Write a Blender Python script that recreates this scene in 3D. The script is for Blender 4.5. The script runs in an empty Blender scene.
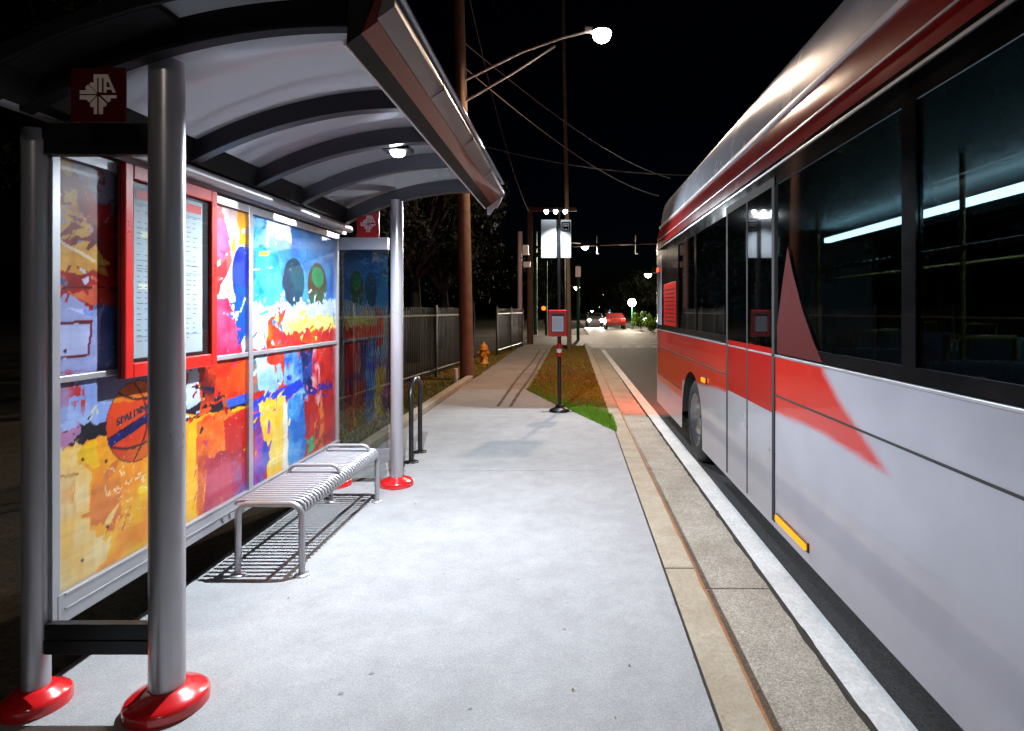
import bpy, bmesh, math, random
import numpy as np
from mathutils import Vector, Matrix
random.seed(7); rng = np.random.RandomState(5)
R = math.radians; PI = math.pi
S = bpy.context.scene
COL = S.collection
F, CX, CY, H = 590.0, 572.0, 310.0, 1.6

# ------------------------------------------------------------------ materials
def new_mat(name):
    m = bpy.data.materials.new(name); m.use_nodes = True
    nt = m.node_tree; b = nt.nodes['Principled BSDF']
    return m, nt, b
def lin(c):
    return tuple(((v/255)/12.92 if v/255 <= .04045 else ((v/255+.055)/1.055)**2.4) for v in c)
def mat(name, col, rough=.5, metal=0., noise=.0, scale=20., bump=0., bscale=80., spec=.5, coat=0.):
    m, nt, b = new_mat(name)
    b.inputs['Base Color'].default_value = (*col, 1)
    b.inputs['Roughness'].default_value = rough
    b.inputs['Metallic'].default_value = metal
    b.inputs['Specular IOR Level'].default_value = spec
    b.inputs['Coat Weight'].default_value = coat
    b.inputs['Coat Roughness'].default_value = .06
    if noise or bump:
        tc = nt.nodes.new('ShaderNodeTexCoord')
    if noise:
        n = nt.nodes.new('ShaderNodeTexNoise'); n.inputs['Scale'].default_value = scale
        n.inputs['Detail'].default_value = 4; n.inputs['Roughness'].default_value = .5
        nt.links.new(tc.outputs['Object'], n.inputs['Vector'])
        mr = nt.nodes.new('ShaderNodeMapRange')
        mr.inputs['From Min'].default_value = .15; mr.inputs['From Max'].default_value = .85
        mr.inputs['To Min'].default_value = 1-noise; mr.inputs['To Max'].default_value = 1+noise
        nt.links.new(n.outputs['Fac'], mr.inputs['Value'])
        mx = nt.nodes.new('ShaderNodeVectorMath'); mx.operation = 'SCALE'
        mx.inputs[0].default_value = col
        nt.links.new(mr.outputs['Result'], mx.inputs['Scale'])
        nt.links.new(mx.outputs['Vector'], b.inputs['Base Color'])
        m2 = nt.nodes.new('ShaderNodeMapRange')
        m2.inputs['From Min'].default_value = .15; m2.inputs['From Max'].default_value = .85
        m2.inputs['To Min'].default_value = max(0, rough-.05); m2.inputs['To Max'].default_value = min(1, rough+.05)
        nt.links.new(n.outputs['Fac'], m2.inputs['Value'])
        nt.links.new(m2.outputs['Result'], b.inputs['Roughness'])
    if bump:
        n2 = nt.nodes.new('ShaderNodeTexNoise'); n2.inputs['Scale'].default_value = bscale; n2.inputs['Detail'].default_value = 6
        nt.links.new(tc.outputs['Object'], n2.inputs['Vector'])
        bp = nt.nodes.new('ShaderNodeBump'); bp.inputs['Strength'].default_value = bump; bp.inputs['Distance'].default_value = .01
        nt.links.new(n2.outputs['Fac'], bp.inputs['Height'])
        nt.links.new(bp.outputs['Normal'], b.inputs['Normal'])
    return m
def emit(name, col, strength):
    m, nt, b = new_mat(name)
    b.inputs['Base Color'].default_value = (*[.04*c for c in col], 1); b.inputs['Specular IOR Level'].default_value = .1
    b.inputs['Emission Color'].default_value = (*col, 1)
    b.inputs['Emission Strength'].default_value = strength
    return m
def glass(name, tint, refl_rough=.02, strength=1.0, base_refl=.0):
    """thin pane: tinted transparency plus a fresnel reflection"""
    m, nt, b = new_mat(name); nt.nodes.remove(b)
    out = nt.nodes['Material Output']
    t = nt.nodes.new('ShaderNodeBsdfTransparent'); t.inputs['Color'].default_value = (*tint, 1)
    g = nt.nodes.new('ShaderNodeBsdfGlossy'); g.inputs['Roughness'].default_value = refl_rough
    lw = nt.nodes.new('ShaderNodeLayerWeight'); lw.inputs['Blend'].default_value = .5
    pw = nt.nodes.new('ShaderNodeMath'); pw.operation = 'POWER'; pw.inputs[1].default_value = 5
    nt.links.new(lw.outputs['Facing'], pw.inputs[0])
    fr = nt.nodes.new('ShaderNodeMath'); fr.operation = 'MULTIPLY_ADD'; fr.inputs[1].default_value = .96; fr.inputs[2].default_value = .04
    nt.links.new(pw.outputs[0], fr.inputs[0])
    mu = nt.nodes.new('ShaderNodeMath'); mu.operation = 'MULTIPLY_ADD'; mu.use_clamp = True
    mu.inputs[1].default_value = strength; mu.inputs[2].default_value = base_refl
    nt.links.new(fr.outputs[0], mu.inputs[0])
    mx = nt.nodes.new('ShaderNodeMixShader')
    nt.links.new(mu.outputs[0], mx.inputs[0]); nt.links.new(t.outputs[0], mx.inputs[1]); nt.links.new(g.outputs[0], mx.inputs[2])
    nt.links.new(mx.outputs[0], out.inputs['Surface'])
    return m
def attr_mat(name, rough=.3, coat=0., noise=0., nscale=30):
    m, nt, b = new_mat(name)
    a = nt.nodes.new('ShaderNodeAttribute'); a.attribute_name = 'paint'
    b.inputs['Roughness'].default_value = rough
    b.inputs['Coat Weight'].default_value = coat; b.inputs['Coat Roughness'].default_value = .04
    nt.links.new(a.outputs['Color'], b.inputs['Base Color'])
    if noise:
        tc = nt.nodes.new('ShaderNodeTexCoord')
        n = nt.nodes.new('ShaderNodeTexNoise'); n.inputs['Scale'].default_value = nscale; n.inputs['Detail'].default_value = 8
        nt.links.new(tc.outputs['Object'], n.inputs['Vector'])
        mr = nt.nodes.new('ShaderNodeMapRange'); mr.inputs['From Min'].default_value = .3; mr.inputs['From Max'].default_value = .7
        mr.inputs['To Min'].default_value = 1-noise; mr.inputs['To Max'].default_value = 1+noise
        nt.links.new(n.outputs['Fac'], mr.inputs['Value'])
        mx = nt.nodes.new('ShaderNodeVectorMath'); mx.operation = 'SCALE'
        nt.links.new(a.outputs['Color'], mx.inputs[0]); nt.links.new(mr.outputs['Result'], mx.inputs['Scale'])
        nt.links.new(mx.outputs['Vector'], b.inputs['Base Color'])
    return m
def ground_mat(name, base, dark, speck=None, s1=1.3, s2=60, bump=.3, rough=.85, bs=150, amt=.5):
    """large soft stains, fine grain, dark pits"""
    m, nt, b = new_mat(name); N = nt.nodes; L = nt.links
    tc = N.new('ShaderNodeTexCoord')
    def noise(s, d=8, r=.6):
        n = N.new('ShaderNodeTexNoise'); n.inputs['Scale'].default_value = s; n.inputs['Detail'].default_value = d
        n.inputs['Roughness'].default_value = r; L.new(tc.outputs['Object'], n.inputs['Vector']); return n
    n1 = noise(s1); n2 = noise(s2, 10, .7); n3 = noise(s1*6, 8, .7)
    r1 = N.new('ShaderNodeValToRGB'); r1.color_ramp.elements[0].position = .32; r1.color_ramp.elements[1].position = .62
    r1.color_ramp.elements[0].color = (*[base[i]*(1-amt)+dark[i]*amt for i in range(3)], 1); r1.color_ramp.elements[1].color = (*base, 1)
    L.new(n1.outputs['Fac'], r1.inputs['Fac'])
    mr = N.new('ShaderNodeMapRange'); mr.inputs['From Min'].default_value = .3; mr.inputs['From Max'].default_value = .7
    mr.inputs['To Min'].default_value = .78; mr.inputs['To Max'].default_value = 1.18
    L.new(n2.outputs['Fac'], mr.inputs['Value'])
    mr3 = N.new('ShaderNodeMapRange'); mr3.inputs['From Min'].default_value = .3; mr3.inputs['From Max'].default_value = .7
    mr3.inputs['To Min'].default_value = .86; mr3.inputs['To Max'].default_value = 1.1
    L.new(n3.outputs['Fac'], mr3.inputs['Value'])
    mm = N.new('ShaderNodeMath'); mm.operation = 'MULTIPLY'; L.new(mr.outputs[0], mm.inputs[0]); L.new(mr3.outputs[0], mm.inputs[1])
    sc = N.new('ShaderNodeVectorMath'); sc.operation = 'SCALE'; L.new(r1.outputs['Color'], sc.inputs[0]); L.new(mm.outputs[0], sc.inputs['Scale'])
    last = sc.outputs['Vector']
    if speck:
        v = N.new('ShaderNodeTexVoronoi'); v.inputs['Scale'].default_value = speck[0]; L.new(tc.outputs['Object'], v.inputs['Vector'])
        sep = N.new('ShaderNodeSeparateColor'); L.new(v.outputs['Color'], sep.inputs[0])
        mr4 = N.new('ShaderNodeMapRange'); mr4.inputs['To Min'].default_value = 1-speck[1]; mr4.inputs['To Max'].default_value = 1+speck[1]
        L.new(sep.outputs[0], mr4.inputs['Value'])
        s2n = N.new('ShaderNodeVectorMath'); s2n.operation = 'SCALE'; L.new(last, s2n.inputs[0]); L.new(mr4.outputs[0], s2n.inputs['Scale'])
        last = s2n.outputs['Vector']
    L.new(last, b.inputs['Base Color'])
    b.inputs['Roughness'].default_value = rough
    nb = noise(bs, 6, .7)
    bp = N.new('ShaderNodeBump'); bp.inputs['Strength'].default_value = bump; bp.inputs['Distance'].default_value = .006
    L.new(nb.outputs['Fac'], bp.inputs['Height']); L.new(bp.outputs['Normal'], b.inputs['Normal'])
    return m

M = {}
M['steel'] = mat('brushed_aluminium', (.50, .50, .53), .36, .75, .08, 6)
M['steel_post'] = mat('satin_post_aluminium', (.46, .45, .48), .30, .6, .08, 3)
M['dark_metal'] = mat('dark_bronze_metal', (.03, .03, .032), .35, .6, .2, 10)
M['rib'] = mat('rib_metal', (.06, .06, .072), .34, .6, .08, 3)
M['arch_black'] = mat('arch_black_metal', (.009, .009, .010), .6, 0, .1, 5, spec=.12)
M['red_shaded'] = mat('shaded_red_enamel', (.07, .004, .004), .45, 0, .05, 5, spec=.2)  # red enamel of the near logo plate, its shade put into the colour
M['logo_tan'] = mat('logo_cream_vinyl', (.9, .76, .68), .5)
M['black'] = mat('black_paint', (.012, .012, .013), .35, 0, .2, 10)
M['rubber'] = mat('black_rubber', (.012, .012, .012), .8, 0, .2, 30)
M['red'] = mat('red_enamel', (.52, .012, .008), .3, 0, .12, 9, 0, coat=.4)
M['red_dark'] = mat('red_fascia', (.13, .008, .006), .35, 0, .2, 9)
M['red_glossy'] = mat('red_flange_paint', (.62, .012, .015), .22, 0, .08, 12, .03, 60, coat=.8)
M['white'] = mat('white_paint', (.75, .75, .76), .4, 0, .05, 8)
M['logo_white'] = mat('logo_white_vinyl', (.8, .72, .68), .5)
M['paper'] = mat('printed_paper', (.34, .38, .43), .6, 0, .05, 5)
M['ink'] = mat('grey_print', (.10, .13, .18), .6)
M['ink_pale'] = mat('pale_print', (.60, .60, .45), .6)
M['ink_red'] = mat('red_print', (.6, .03, .03), .5)
M['roof_panel'] = mat('translucent_roof_panel', (.60, .64, .72), .13, .4, .05, 1.2)
M['galv'] = mat('galvanised_sheet', (.15, .145, .16), .40, .6, .12, 4)
M['wood'] = mat('weathered_pole_wood', (.16, .095, .06), .85, 0, .35, 5, .6, 25)
M['wood_pale'] = mat('weathered_grey_wood', (.22, .20, .15), .85, 0, .3, 5, .5, 25)
M['yellow'] = mat('hydrant_yellow', (.65, .28, .02), .45, 0, .15, 20)
M['green_metal'] = mat('green_metal', (.02, .18, .10), .5, .2, .1, 8)
M['sign_green'] = mat('green_sign_sheet', (.01, .22, .08), .5)
M['tyre'] = mat('tyre_rubber', (.02, .02, .02), .75, 0, .2, 30)
M['alloy'] = mat('wheel_alloy', (.45, .45, .47), .3, .9, .2, 20)
M['glass_clear'] = glass('clear_pane', (.93, .95, .95), .03, .9)
M['glass_end'] = glass('smoked_pane', (.72, .76, .78), .03, 1.6, .02)
M['glass_bus'] = glass('tinted_bus_glass', (.15, .19, .20), .03, 1.1, .01)
M['concrete'] = ground_mat('sidewalk_concrete', (.345, .35, .36), (.25, .25, .255), (260, .16), .9, 130, .25, .8, 320, .6)
M['concrete_old'] = ground_mat('old_path_concrete', (.30, .25, .22), (.17, .14, .12), None, .8, 40, .4, .85, 120, .7)
M['kerb'] = ground_mat('kerb_concrete', (.40, .345, .26), (.26, .20, .13), None, 3, 60, .4, .8, 150, .6)
M['gutter'] = ground_mat('gutter_aggregate', (.43, .39, .33), (.24, .20, .15), (150, .36), 2.2, 90, .9, .85, 220, .6)
M['asphalt'] = ground_mat('asphalt', (.050, .046, .046), (.028, .026, .026), (120, .5), .7, 90, .8, .75, 200, .6)
M['asphalt_far'] = ground_mat('worn_asphalt', (.11, .10, .095), (.07, .065, .06), None, .3, 40, .5, .7, 100, .6)
M['line'] = ground_mat('road_paint', (.72, .73, .74), (.42, .42, .42), None, 3, 50, .5, .7, 160, .4)
M['soil'] = ground_mat('soil', (.06, .05, .03), (.03, .026, .018), (60, .5), 2, 40, .9, .95, 80, .6)
M['rust'] = mat('rust_stain', (.30, .12, .04), .9, 0, .4, 25)
M['crack'] = mat('dirt_in_joint', (.03, .025, .02), .95, 0, .4, 30)
M['leaf_dry'] = mat('dry_leaf', (.20, .11, .05), .8, 0, .3, 30)

# ------------------------------------------------------------------ mesh helpers
class MB:
    def __init__(s): s.v = []; s.f = []; s.mi = []; s.sm = []
    def add(s, vs, fs, mi=0, smooth=False):
        o = len(s.v); s.v += [tuple(v) for v in vs]
        for f in fs: s.f.append(tuple(o+i for i in f)); s.mi.append(mi); s.sm.append(smooth)
        return s
    def box(s, x0, x1, y0, y1, z0, z1, mi=0):
        if x0 > x1: x0, x1 = x1, x0
        if y0 > y1: y0, y1 = y1, y0
        if z0 > z1: z0, z1 = z1, z0
        vs = [(x, y, z) for z in (z0, z1) for y in (y0, y1) for x in (x0, x1)]
        return s.add(vs, [(0, 2, 3, 1), (4, 5, 7, 6), (0, 1, 5, 4), (2, 6, 7, 3), (0, 4, 6, 2), (1, 3, 7, 5)], mi)
    def tube(s, pts, r, n=12, mi=0, cap=True, closed=False):
        pts = [Vector(p) for p in pts]; k = len(pts)
        rs = r if isinstance(r, (list, tuple)) else [r]*k
        up = None; rings = []
        for i, p in enumerate(pts):
            if closed: d = (pts[(i+1) % k]-pts[i-1])
            else: d = (pts[min(i+1, k-1)]-pts[max(i-1, 0)])
            d.normalize()
            if up is None:
                up = Vector((0, 0, 1)) if abs(d.z) < .9 else Vector((1, 0, 0))
            a = d.cross(up)
            if a.length < 1e-6: a = d.cross(Vector((0, 1, 0)))
            a.normalize(); b = a.cross(d).normalized(); up = b
            rings.append([p+(a*math.cos(2*PI*j/n)+b*math.sin(2*PI*j/n))*rs[i] for j in range(n)])
        vs = [q for r_ in rings for q in r_]; fs = []
        for i in range(k if closed else k-1):
            i2 = (i+1) % k
            for j in range(n):
                j2 = (j+1) % n
                fs.append((i*n+j, i*n+j2, i2*n+j2, i2*n+j))
        s.add(vs, fs, mi, True)
        if cap and not closed:
            s.add(rings[0], [tuple(reversed(range(n)))], mi); s.add(rings[-1], [tuple(range(n))], mi)
        return s
    def lathe(s, prof, c=(0, 0, 0), n=32, mi=0, axis='z'):
        vs = []; fs = []
        for (r, z) in prof:
            for j in range(n):
                a = 2*PI*j/n; u, v = r*math.cos(a), r*math.sin(a)
                if axis == 'z': vs.append((c[0]+u, c[1]+v, c[2]+z))
                elif axis == 'x': vs.append((c[0]+z, c[1]+u, c[2]+v))
                else: vs.append((c[0]+u, c[1]+z, c[2]+v))
        for i in range(len(prof)-1):
            for j in range(n):
                j2 = (j+1) % n; fs.append((i*n+j, i*n+j2, (i+1)*n+j2, (i+1)*n+j))
        return s.add(vs, fs, mi, True)
    def prism(s, poly, h0, h1, plane='xz', mi=0):
        """poly in the plane, extruded on the third axis"""
        n = len(poly)
        def P(a, b, h):
            return {'xz': (a, h, b), 'xy': (a, b, h), 'yz': (h, a, b)}[plane]
        vs = [P(a, b, h0) for a, b in poly]+[P(a, b, h1) for a, b in poly]
        fs = [tuple(range(n)), tuple(reversed(range(n, 2*n)))]+[(i, i+n, (i+1) % n+n, (i+1) % n) for i in range(n)]
        return s.add(vs, fs, mi)
    def build(s, name, m, parent=None, bevel=0., recalc=True):
        me = bpy.data.meshes.new(name); me.from_pydata(s.v, [], s.f)
        ms = m if isinstance(m, (list, tuple)) else [m]
        for q in ms: me.materials.append(q)
        me.polygons.foreach_set('material_index', s.mi); me.polygons.foreach_set('use_smooth', s.sm)
        if recalc:
            bm = bmesh.new(); bm.from_mesh(me); bmesh.ops.recalc_face_normals(bm, faces=bm.faces); bm.to_mesh(me); bm.free()
        me.update()
        o = bpy.data.objects.new(name, me); COL.objects.link(o)
        if parent is not None: place(o, parent)
        if bevel:
            b = o.modifiers.new('bevel', 'BEVEL'); b.width = bevel; b.segments = 2; b.limit_method = 'ANGLE'; b.angle_limit = R(40)
        return o
def wloc(p):
    v = Vector(p.location)
    while p.parent is not None: p = p.parent; v += Vector(p.location)
    return v
def place(o, parent):
    """geometry was written in scene coordinates; parent's chain only holds locations"""
    o.parent = parent; o.location = -wloc(parent)
def tag(o, label=None, cat=None, group=None, kind=None):
    if label: o['label'] = label
    if cat: o['category'] = cat
    if group: o['group'] = group
    if kind: o['kind'] = kind
    return o
def thing(name, label, cat, loc=(0, 0, 0), group=None):
    o = bpy.data.objects.new(name, None); COL.objects.link(o); o.location = loc
    o.empty_display_size = .2
    return tag(o, label, cat, group)
def struct(name, mb, m, label=None, **k):
    o = mb.build(name, m, **k); o['kind'] = 'structure'
    if label: o['label'] = label
    return o
def copy_tree(o, parent=None):
    c = o.copy(); COL.objects.link(c)
    if parent is not None: c.parent = parent
    for ch in list(o.children): copy_tree(ch, c)
    return c
def light(name, typ, loc, power, col, parent=None, size=.03, spot=None, blend=.2, rot=(0, 0, 0)):
    l = bpy.data.lights.new(name, typ); l.energy = power; l.color = col
    if typ in ('POINT', 'SPOT'): l.shadow_soft_size = size
    if typ == 'SPOT': l.spot_size = R(spot); l.spot_blend = blend
    if typ == 'AREA': l.size = size
    o = bpy.data.objects.new(name, l); COL.objects.link(o)
    o.location = loc; o.rotation_euler = rot
    if parent is not None:
        o.parent = parent; o.location = Vector(loc)-wloc(parent)
    return o
def arc(c, r, a0, a1, n):
    return [(c[0]+r*math.cos(a0+(a1-a0)*i/n), c[1]+r*math.sin(a0+(a1-a0)*i/n)) for i in range(n+1)]

# ------------------------------------------------------------------ painting of printed sheets
def vnoise(x, y, seed=0):
    def h(i, j):
        n = (i*374761393+j*668265263+seed*1442695041) & 0x7fffffff
        n = ((n ^ (n >> 13))*1274126177) & 0x7fffffff
        return ((n ^ (n >> 16)) & 0xffff)/65535.
    xi = np.floor(x).astype(np.int64); yi = np.floor(y).astype(np.int64); fx = x-xi; fy = y-yi
    fx = fx*fx*(3-2*fx); fy = fy*fy*(3-2*fy)
    return (h(xi, yi)*(1-fx)+h(xi+1, yi)*fx)*(1-fy)+(h(xi, yi+1)*(1-fx)+h(xi+1, yi+1)*fx)*fy
def fbm(x, y, seed=0, o=4):
    t = 0; a = .5; s = 0
    for i in range(o): t = t+a*vnoise(x*2**i, y*2**i, seed+i*17); s += a; a *= .55
    return t/s
def inpoly(px, py, poly):
    c = np.zeros(px.shape, bool); n = len(poly); j = n-1
    for i in range(n):
        xi, yi = poly[i]; xj, yj = poly[j]
        if yi != yj:
            c ^= ((yi > py) != (yj > py)) & (px < (xj-xi)*(py-yi)/(yj-yi)+xi)
        j = i
    return c
WX = -2.13      # plane of the printed wall
def w2(px, py):
    """the photograph's printed wall: picture position -> (distance along the wall, height)"""
    d = -WX*F/(CX-px); return d, H-(py-CY)*d/F
def wp(pts): return [w2(*p) for p in pts]

def sheet(name, y0, y1, z0, z1, x, step, colfn, m, parent):
    ny = int((y1-y0)/step)+2; nz = int((z1-z0)/step)+2
    yy = np.linspace(y0, y1, ny); zz = np.linspace(z0, z1, nz)
    Y, Z = np.meshgrid(yy, zz, indexing='ij')
    co = np.stack([np.full(Y.size, x), Y.ravel(), Z.ravel()], 1)
    i, j = np.meshgrid(np.arange(ny-1), np.arange(nz-1), indexing='ij'); a = (i*nz+j).ravel()
    fs = np.stack([a, a+nz, a+nz+1, a+1], 1)
    me = bpy.data.meshes.new(name); me.from_pydata(co.tolist(), [], fs.tolist())
    at = me.color_attributes.new('paint', 'FLOAT_COLOR', 'POINT')
    c = colfn(Y.ravel(), Z.ravel()); c = np.concatenate([c, np.ones((len(c), 1))], 1)
    at.data.foreach_set('color', c.astype(np.float32).ravel())
    me.materials.append(m); me.update()
    o = bpy.data.objects.new(name, me); COL.objects.link(o); place(o, parent)
    return o

def art(Y, Z):
    n = Y.size; C = np.zeros((n, 3))
    w = (fbm(Y*9, Z*9, 3)-.5)*.06; w2_ = (fbm(Y*9, Z*9, 9)-.5)*.06
    wf = (fbm(Y*45, Z*45, 21)-.5)*.02
    y = Y+w+wf; z = Z+w2_+wf
    soft = Y+(fbm(Y*30, Z*6, 4)-.5)*.10; softz = Z+(fbm(Y*22, Z*22, 6)-.5)*.13
    yc = Y+w*.25; zc = Z+w2_*.25
    q = np.random.RandomState(12); fade = []
    for i in range(420):
        a0, b0 = q.uniform(2.44, 5.35), q.uniform(.42, 2.24); an = q.uniform(-.5, 1.9); L, W = q.uniform(.03, .22), q.uniform(.008, .035)
        u_ = (Y-a0)*math.cos(an)+(Z-b0)*math.sin(an); v_ = -(Y-a0)*math.sin(an)+(Z-b0)*math.cos(an)
        mk = (np.abs(u_) < L/2) & (np.abs(v_) < W/2*(1+.5*np.sin(u_*40+i)))
        if abs(a0-2.93) < .16 and abs(b0-1.1) < .22: continue
        o1, o2 = q.uniform(-.12, .12), q.uniform(-.12, .12)
        y[mk] += o1; z[mk] += o2; soft[mk] += o1; softz[mk] += o2
        if i % 4 == 0: fade.append((mk, q.uniform(.6, 1.5)))
    def setc(mk, c, var=.16, seed=1, c2=None, sc=7):
        t = fbm(Y*sc+seed*3.1, Z*sc*1.4, seed)[mk][:, None]
        base = np.array(lin(c))
        if c2 is None: col = base*(1+(t-.5)*2*var)
        else: col = base*(1-np.clip((t-.35)*3.3, 0, 1))+np.array(lin(c2))*np.clip((t-.35)*3.3, 0, 1)
        C[mk] = col
    def P(pts, c, mode=0, **k):
        a, b = ((y, z), (soft, softz), (yc, zc))[mode]
        setc(inpoly(a, b, wp(pts)), c, **k)
    def E(cx, cy, rx, ry, c, mode=2, **k):
        a, b = ((y, z), (soft, softz), (yc, zc))[mode]
        d, zz = w2(cx, cy); sy = rx*d/(CX-cx); sz = ry*d/F
        mk = ((a-d)/sy)**2+((b-zz)/sz)**2 < 1
        setc(mk, c, **k); return d, zz, sy, sz
    al = np.ones(n, bool)
    setc(al, (190, 38, 34), .3, 2, (150, 20, 30))
    # ---- upper near panel
    P([(46, 150), (100, 150), (100, 170), (46, 178)], (214, 158, 70), 1)
    P([(76, 140), (140, 140), (140, 216), (98, 202), (86, 182), (72, 165)], (165, 165, 190), 1, c2=(120, 120, 150))
    P([(40, 212), (62, 205), (78, 206), (86, 217), (70, 224), (40, 240)], (225, 175, 85), 0, c2=(205, 150, 60))
    P([(40, 243), (60, 236), (84, 229), (96, 240), (100, 256), (112, 262), (92, 272), (60, 274), (40, 268)], (232, 188, 100), 0, c2=(214, 160, 70))
    P([(62, 196), (74, 193), (76, 203), (66, 205)], (225, 180, 90), 1)
    P([(60, 240), (96, 260), (95, 263), (58, 242)], (236, 214, 190), 2)
    P([(80, 278), (88, 276), (90, 284), (83, 287)], (205, 205, 225), 0)
    P([(40, 287), (150, 287), (150, 289.5), (40, 289.5)], (70, 14, 20), 2)
    P([(40, 290), (150, 290), (150, 308), (40, 304)], (196, 70, 56), 1, c2=(220, 130, 90))
    P([(40, 314), (60, 300), (66, 296), (82, 304), (90, 312), (150, 304), (150, 372), (40, 372)], (148, 158, 205), 0, c2=(170, 176, 214))
    P([(98, 306), (150, 300), (150, 372), (98, 372)], (88, 110, 170), 0, c2=(120, 140, 190))
    P([(40, 322), (92.5, 321), (90, 356), (40, 361)], (120, 20, 36), 2)
    P([(40, 325), (90, 324), (88, 353.5), (40, 358)], (186, 192, 226), 2)
    E(65, 351, 2, 2.4, (14, 14, 20))
    for i in range(40):
        d, zz = 2.45+rng.rand()*.35, 1.9+rng.rand()*.35; r = .004+rng.rand()**3*.02
        mk = ((y-d)/r)**2+((z-zz)/r)**2 < 1; setc(mk, [(222, 170, 80), (170, 165, 190), (150, 20, 26)][i % 3])
    # ---- beyond the case, upper
    P([(206, 180), (246, 200), (246, 352), (206, 372)], (226, 226, 222), 0, c2=(236, 200, 200))
    P([(210, 196), (222, 204), (232, 262), (214, 300)], (228, 110, 110), 0, c2=(220, 80, 90))
    E(221, 238, 7.5, 20, (196, 50, 150), c2=(220, 110, 160))
    P([(214, 258), (226, 258), (226, 276), (219, 294), (212, 300)], (160, 22, 50), 0)
    P([(212, 302), (226, 296), (240, 340), (246, 362), (210, 366)], (206, 40, 90), 0, c2=(220, 90, 130))
    P([(236, 200), (247, 206), (247, 250), (240, 250)], (226, 170, 60), 1)
    # ---- upper far panel
    P([(246, 196), (345, 235), (345, 352), (246, 352)], (84, 158, 214), 0, c2=(60, 120, 196))
    P([(248, 214), (272, 222), (268, 246), (248, 250)], (150, 198, 232), 1, c2=(100, 170, 220))
    P([(275, 222), (291, 226), (291, 242), (276, 238)], (226, 234, 240), 1)
    P([(257, 247), (277, 248), (283, 300), (270, 330), (256, 320)], (28, 130, 206), 0, c2=(80, 180, 222))
    P([(260, 251), (269, 251), (269, 256), (260, 256)], (206, 190, 60), 0)
    E(243, 276, 11, 30, (36, 52, 204), c2=(60, 80, 224))
    P([(234, 285), (250, 285), (248, 330), (240, 345), (236, 345)], (26, 92, 178), 0)
    E(294, 282, 11, 24, (22, 92, 108), c2=(18, 60, 88))
    E(317.5, 286, 9.5, 23, (100, 70, 50), c2=(34, 120, 90))
    E(318, 277, 6, 10, (34, 150, 96), c2=(60, 90, 60))
    P([(249, 303), (345, 300), (345, 322), (249, 320)], (214, 226, 234), 1, c2=(180, 205, 225))  # pale white and yellow bands put a bright reflection into the print
    P([(249, 316), (266, 314), (268, 345), (249, 352)], (236, 234, 210), 1)
    P([(280, 318), (345, 314), (345, 334), (284, 334)], (244, 214, 70), 1, c2=(240, 232, 150))
    P([(276, 332), (345, 328), (345, 352), (270, 354)], (226, 96, 40), 1, c2=(200, 50, 60))
    P([(266, 352), (268, 322), (276, 310), (283, 312), (278, 330), (282, 352)], (232, 120, 20), 0, c2=(210, 60, 20))
    # ---- lower near panel
    P([(40, 374), (125, 372), (125, 440), (40, 450)], (150, 170, 222), 0, c2=(172, 190, 230))
    P([(97, 378), (150, 372), (150, 398), (98, 402)], (128, 132, 168), 2)
    P([(40, 380), (66, 376), (78, 384), (70, 428), (40, 436)], (196, 62, 66), 1, c2=(160, 170, 214))
    P([(88, 412), (98, 406), (101, 410), (90, 418)], (214, 214, 190), 1)
    P([(40, 448), (250, 392), (250, 560), (40, 640)], (250, 200, 44), 0, c2=(246, 160, 34))
    P([(40, 452), (76, 446), (80, 462), (92, 476), (90, 532), (100, 534), (112, 527), (108, 556), (84, 582), (40, 640)], (250, 224, 172), 0, c2=(248, 206, 120))
    P([(57, 468), (72, 472), (76, 512), (60, 520)], (236, 168, 80), 1, c2=(244, 212, 160))
    P([(94, 482), (121, 478), (125, 514), (92, 528), (91, 510)], (226, 120, 56), 0, c2=(236, 150, 70))
    P([(76, 444), (96, 440), (100, 466), (92, 470), (82, 462)], (240, 196, 20), 0)
    for (x0, y0_, x1, y1_) in ((110, 488, 150, 476), (125, 512, 150, 502), (103, 490, 106, 500), (118, 496, 130, 494), (121, 530, 133, 515), (108, 482, 112, 486)):
        P([(x0, y0_), (x1, y1_), (x1, y1_+2), (x0, y0_+2)], (250, 226, 180), 1)
    for (a, b) in ((83, 459), (106, 461), (108, 526), (83, 560)): E(a, b, 1.6, 1.8, (60, 50, 30))
    P([(54, 434), (78, 424), (112, 418), (150, 408), (250, 388), (250, 404), (186, 420), (112, 434), (56, 448)], (26, 28, 66), 0, c2=(16, 18, 42))
    P([(54, 436), (80, 428), (78, 436), (54, 444)], (190, 140, 180), 1)
    P([(186, 366), (202, 366), (202, 400), (186, 408)], (206, 218, 234), 0, c2=(170, 196, 226))
    P([(198, 366), (250, 352), (250, 400), (222, 402), (200, 404)], (222, 50, 34), 0, c2=(228, 96, 40))
    P([(203, 372), (216, 370), (212, 400), (200, 410)], (120, 24, 30), 1, c2=(220, 90, 30))
    P([(222, 402), (248, 392), (248, 402), (226, 408)], (66, 110, 206), 2)
    P([(190, 424), (230, 408), (244, 416), (236, 452), (206, 458), (190, 470)], (238, 140, 40), 0, c2=(230, 90, 30))
    P([(188, 418), (196, 416), (196, 520), (186, 532)], (246, 196, 24), 0)
    P([(196, 446), (206, 440), (206, 520), (198, 524)], (196, 70, 34), 1, c2=(230, 130, 40))
    P([(204, 460), (244, 440), (250, 500), (204, 524)], (178, 30, 66), 0, c2=(206, 84, 110))
    P([(232, 466), (246, 460), (246, 496), (234, 500)], (120, 140, 206), 1, c2=(190, 60, 110))
    P([(222, 420), (246, 408), (246, 455), (226, 450)], (206, 44, 40), 0)
    # ball
    d, zz, sy, sz = E(137, 421, 29, 41, (228, 88, 26), c2=(206, 52, 20), sc=5)
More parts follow.
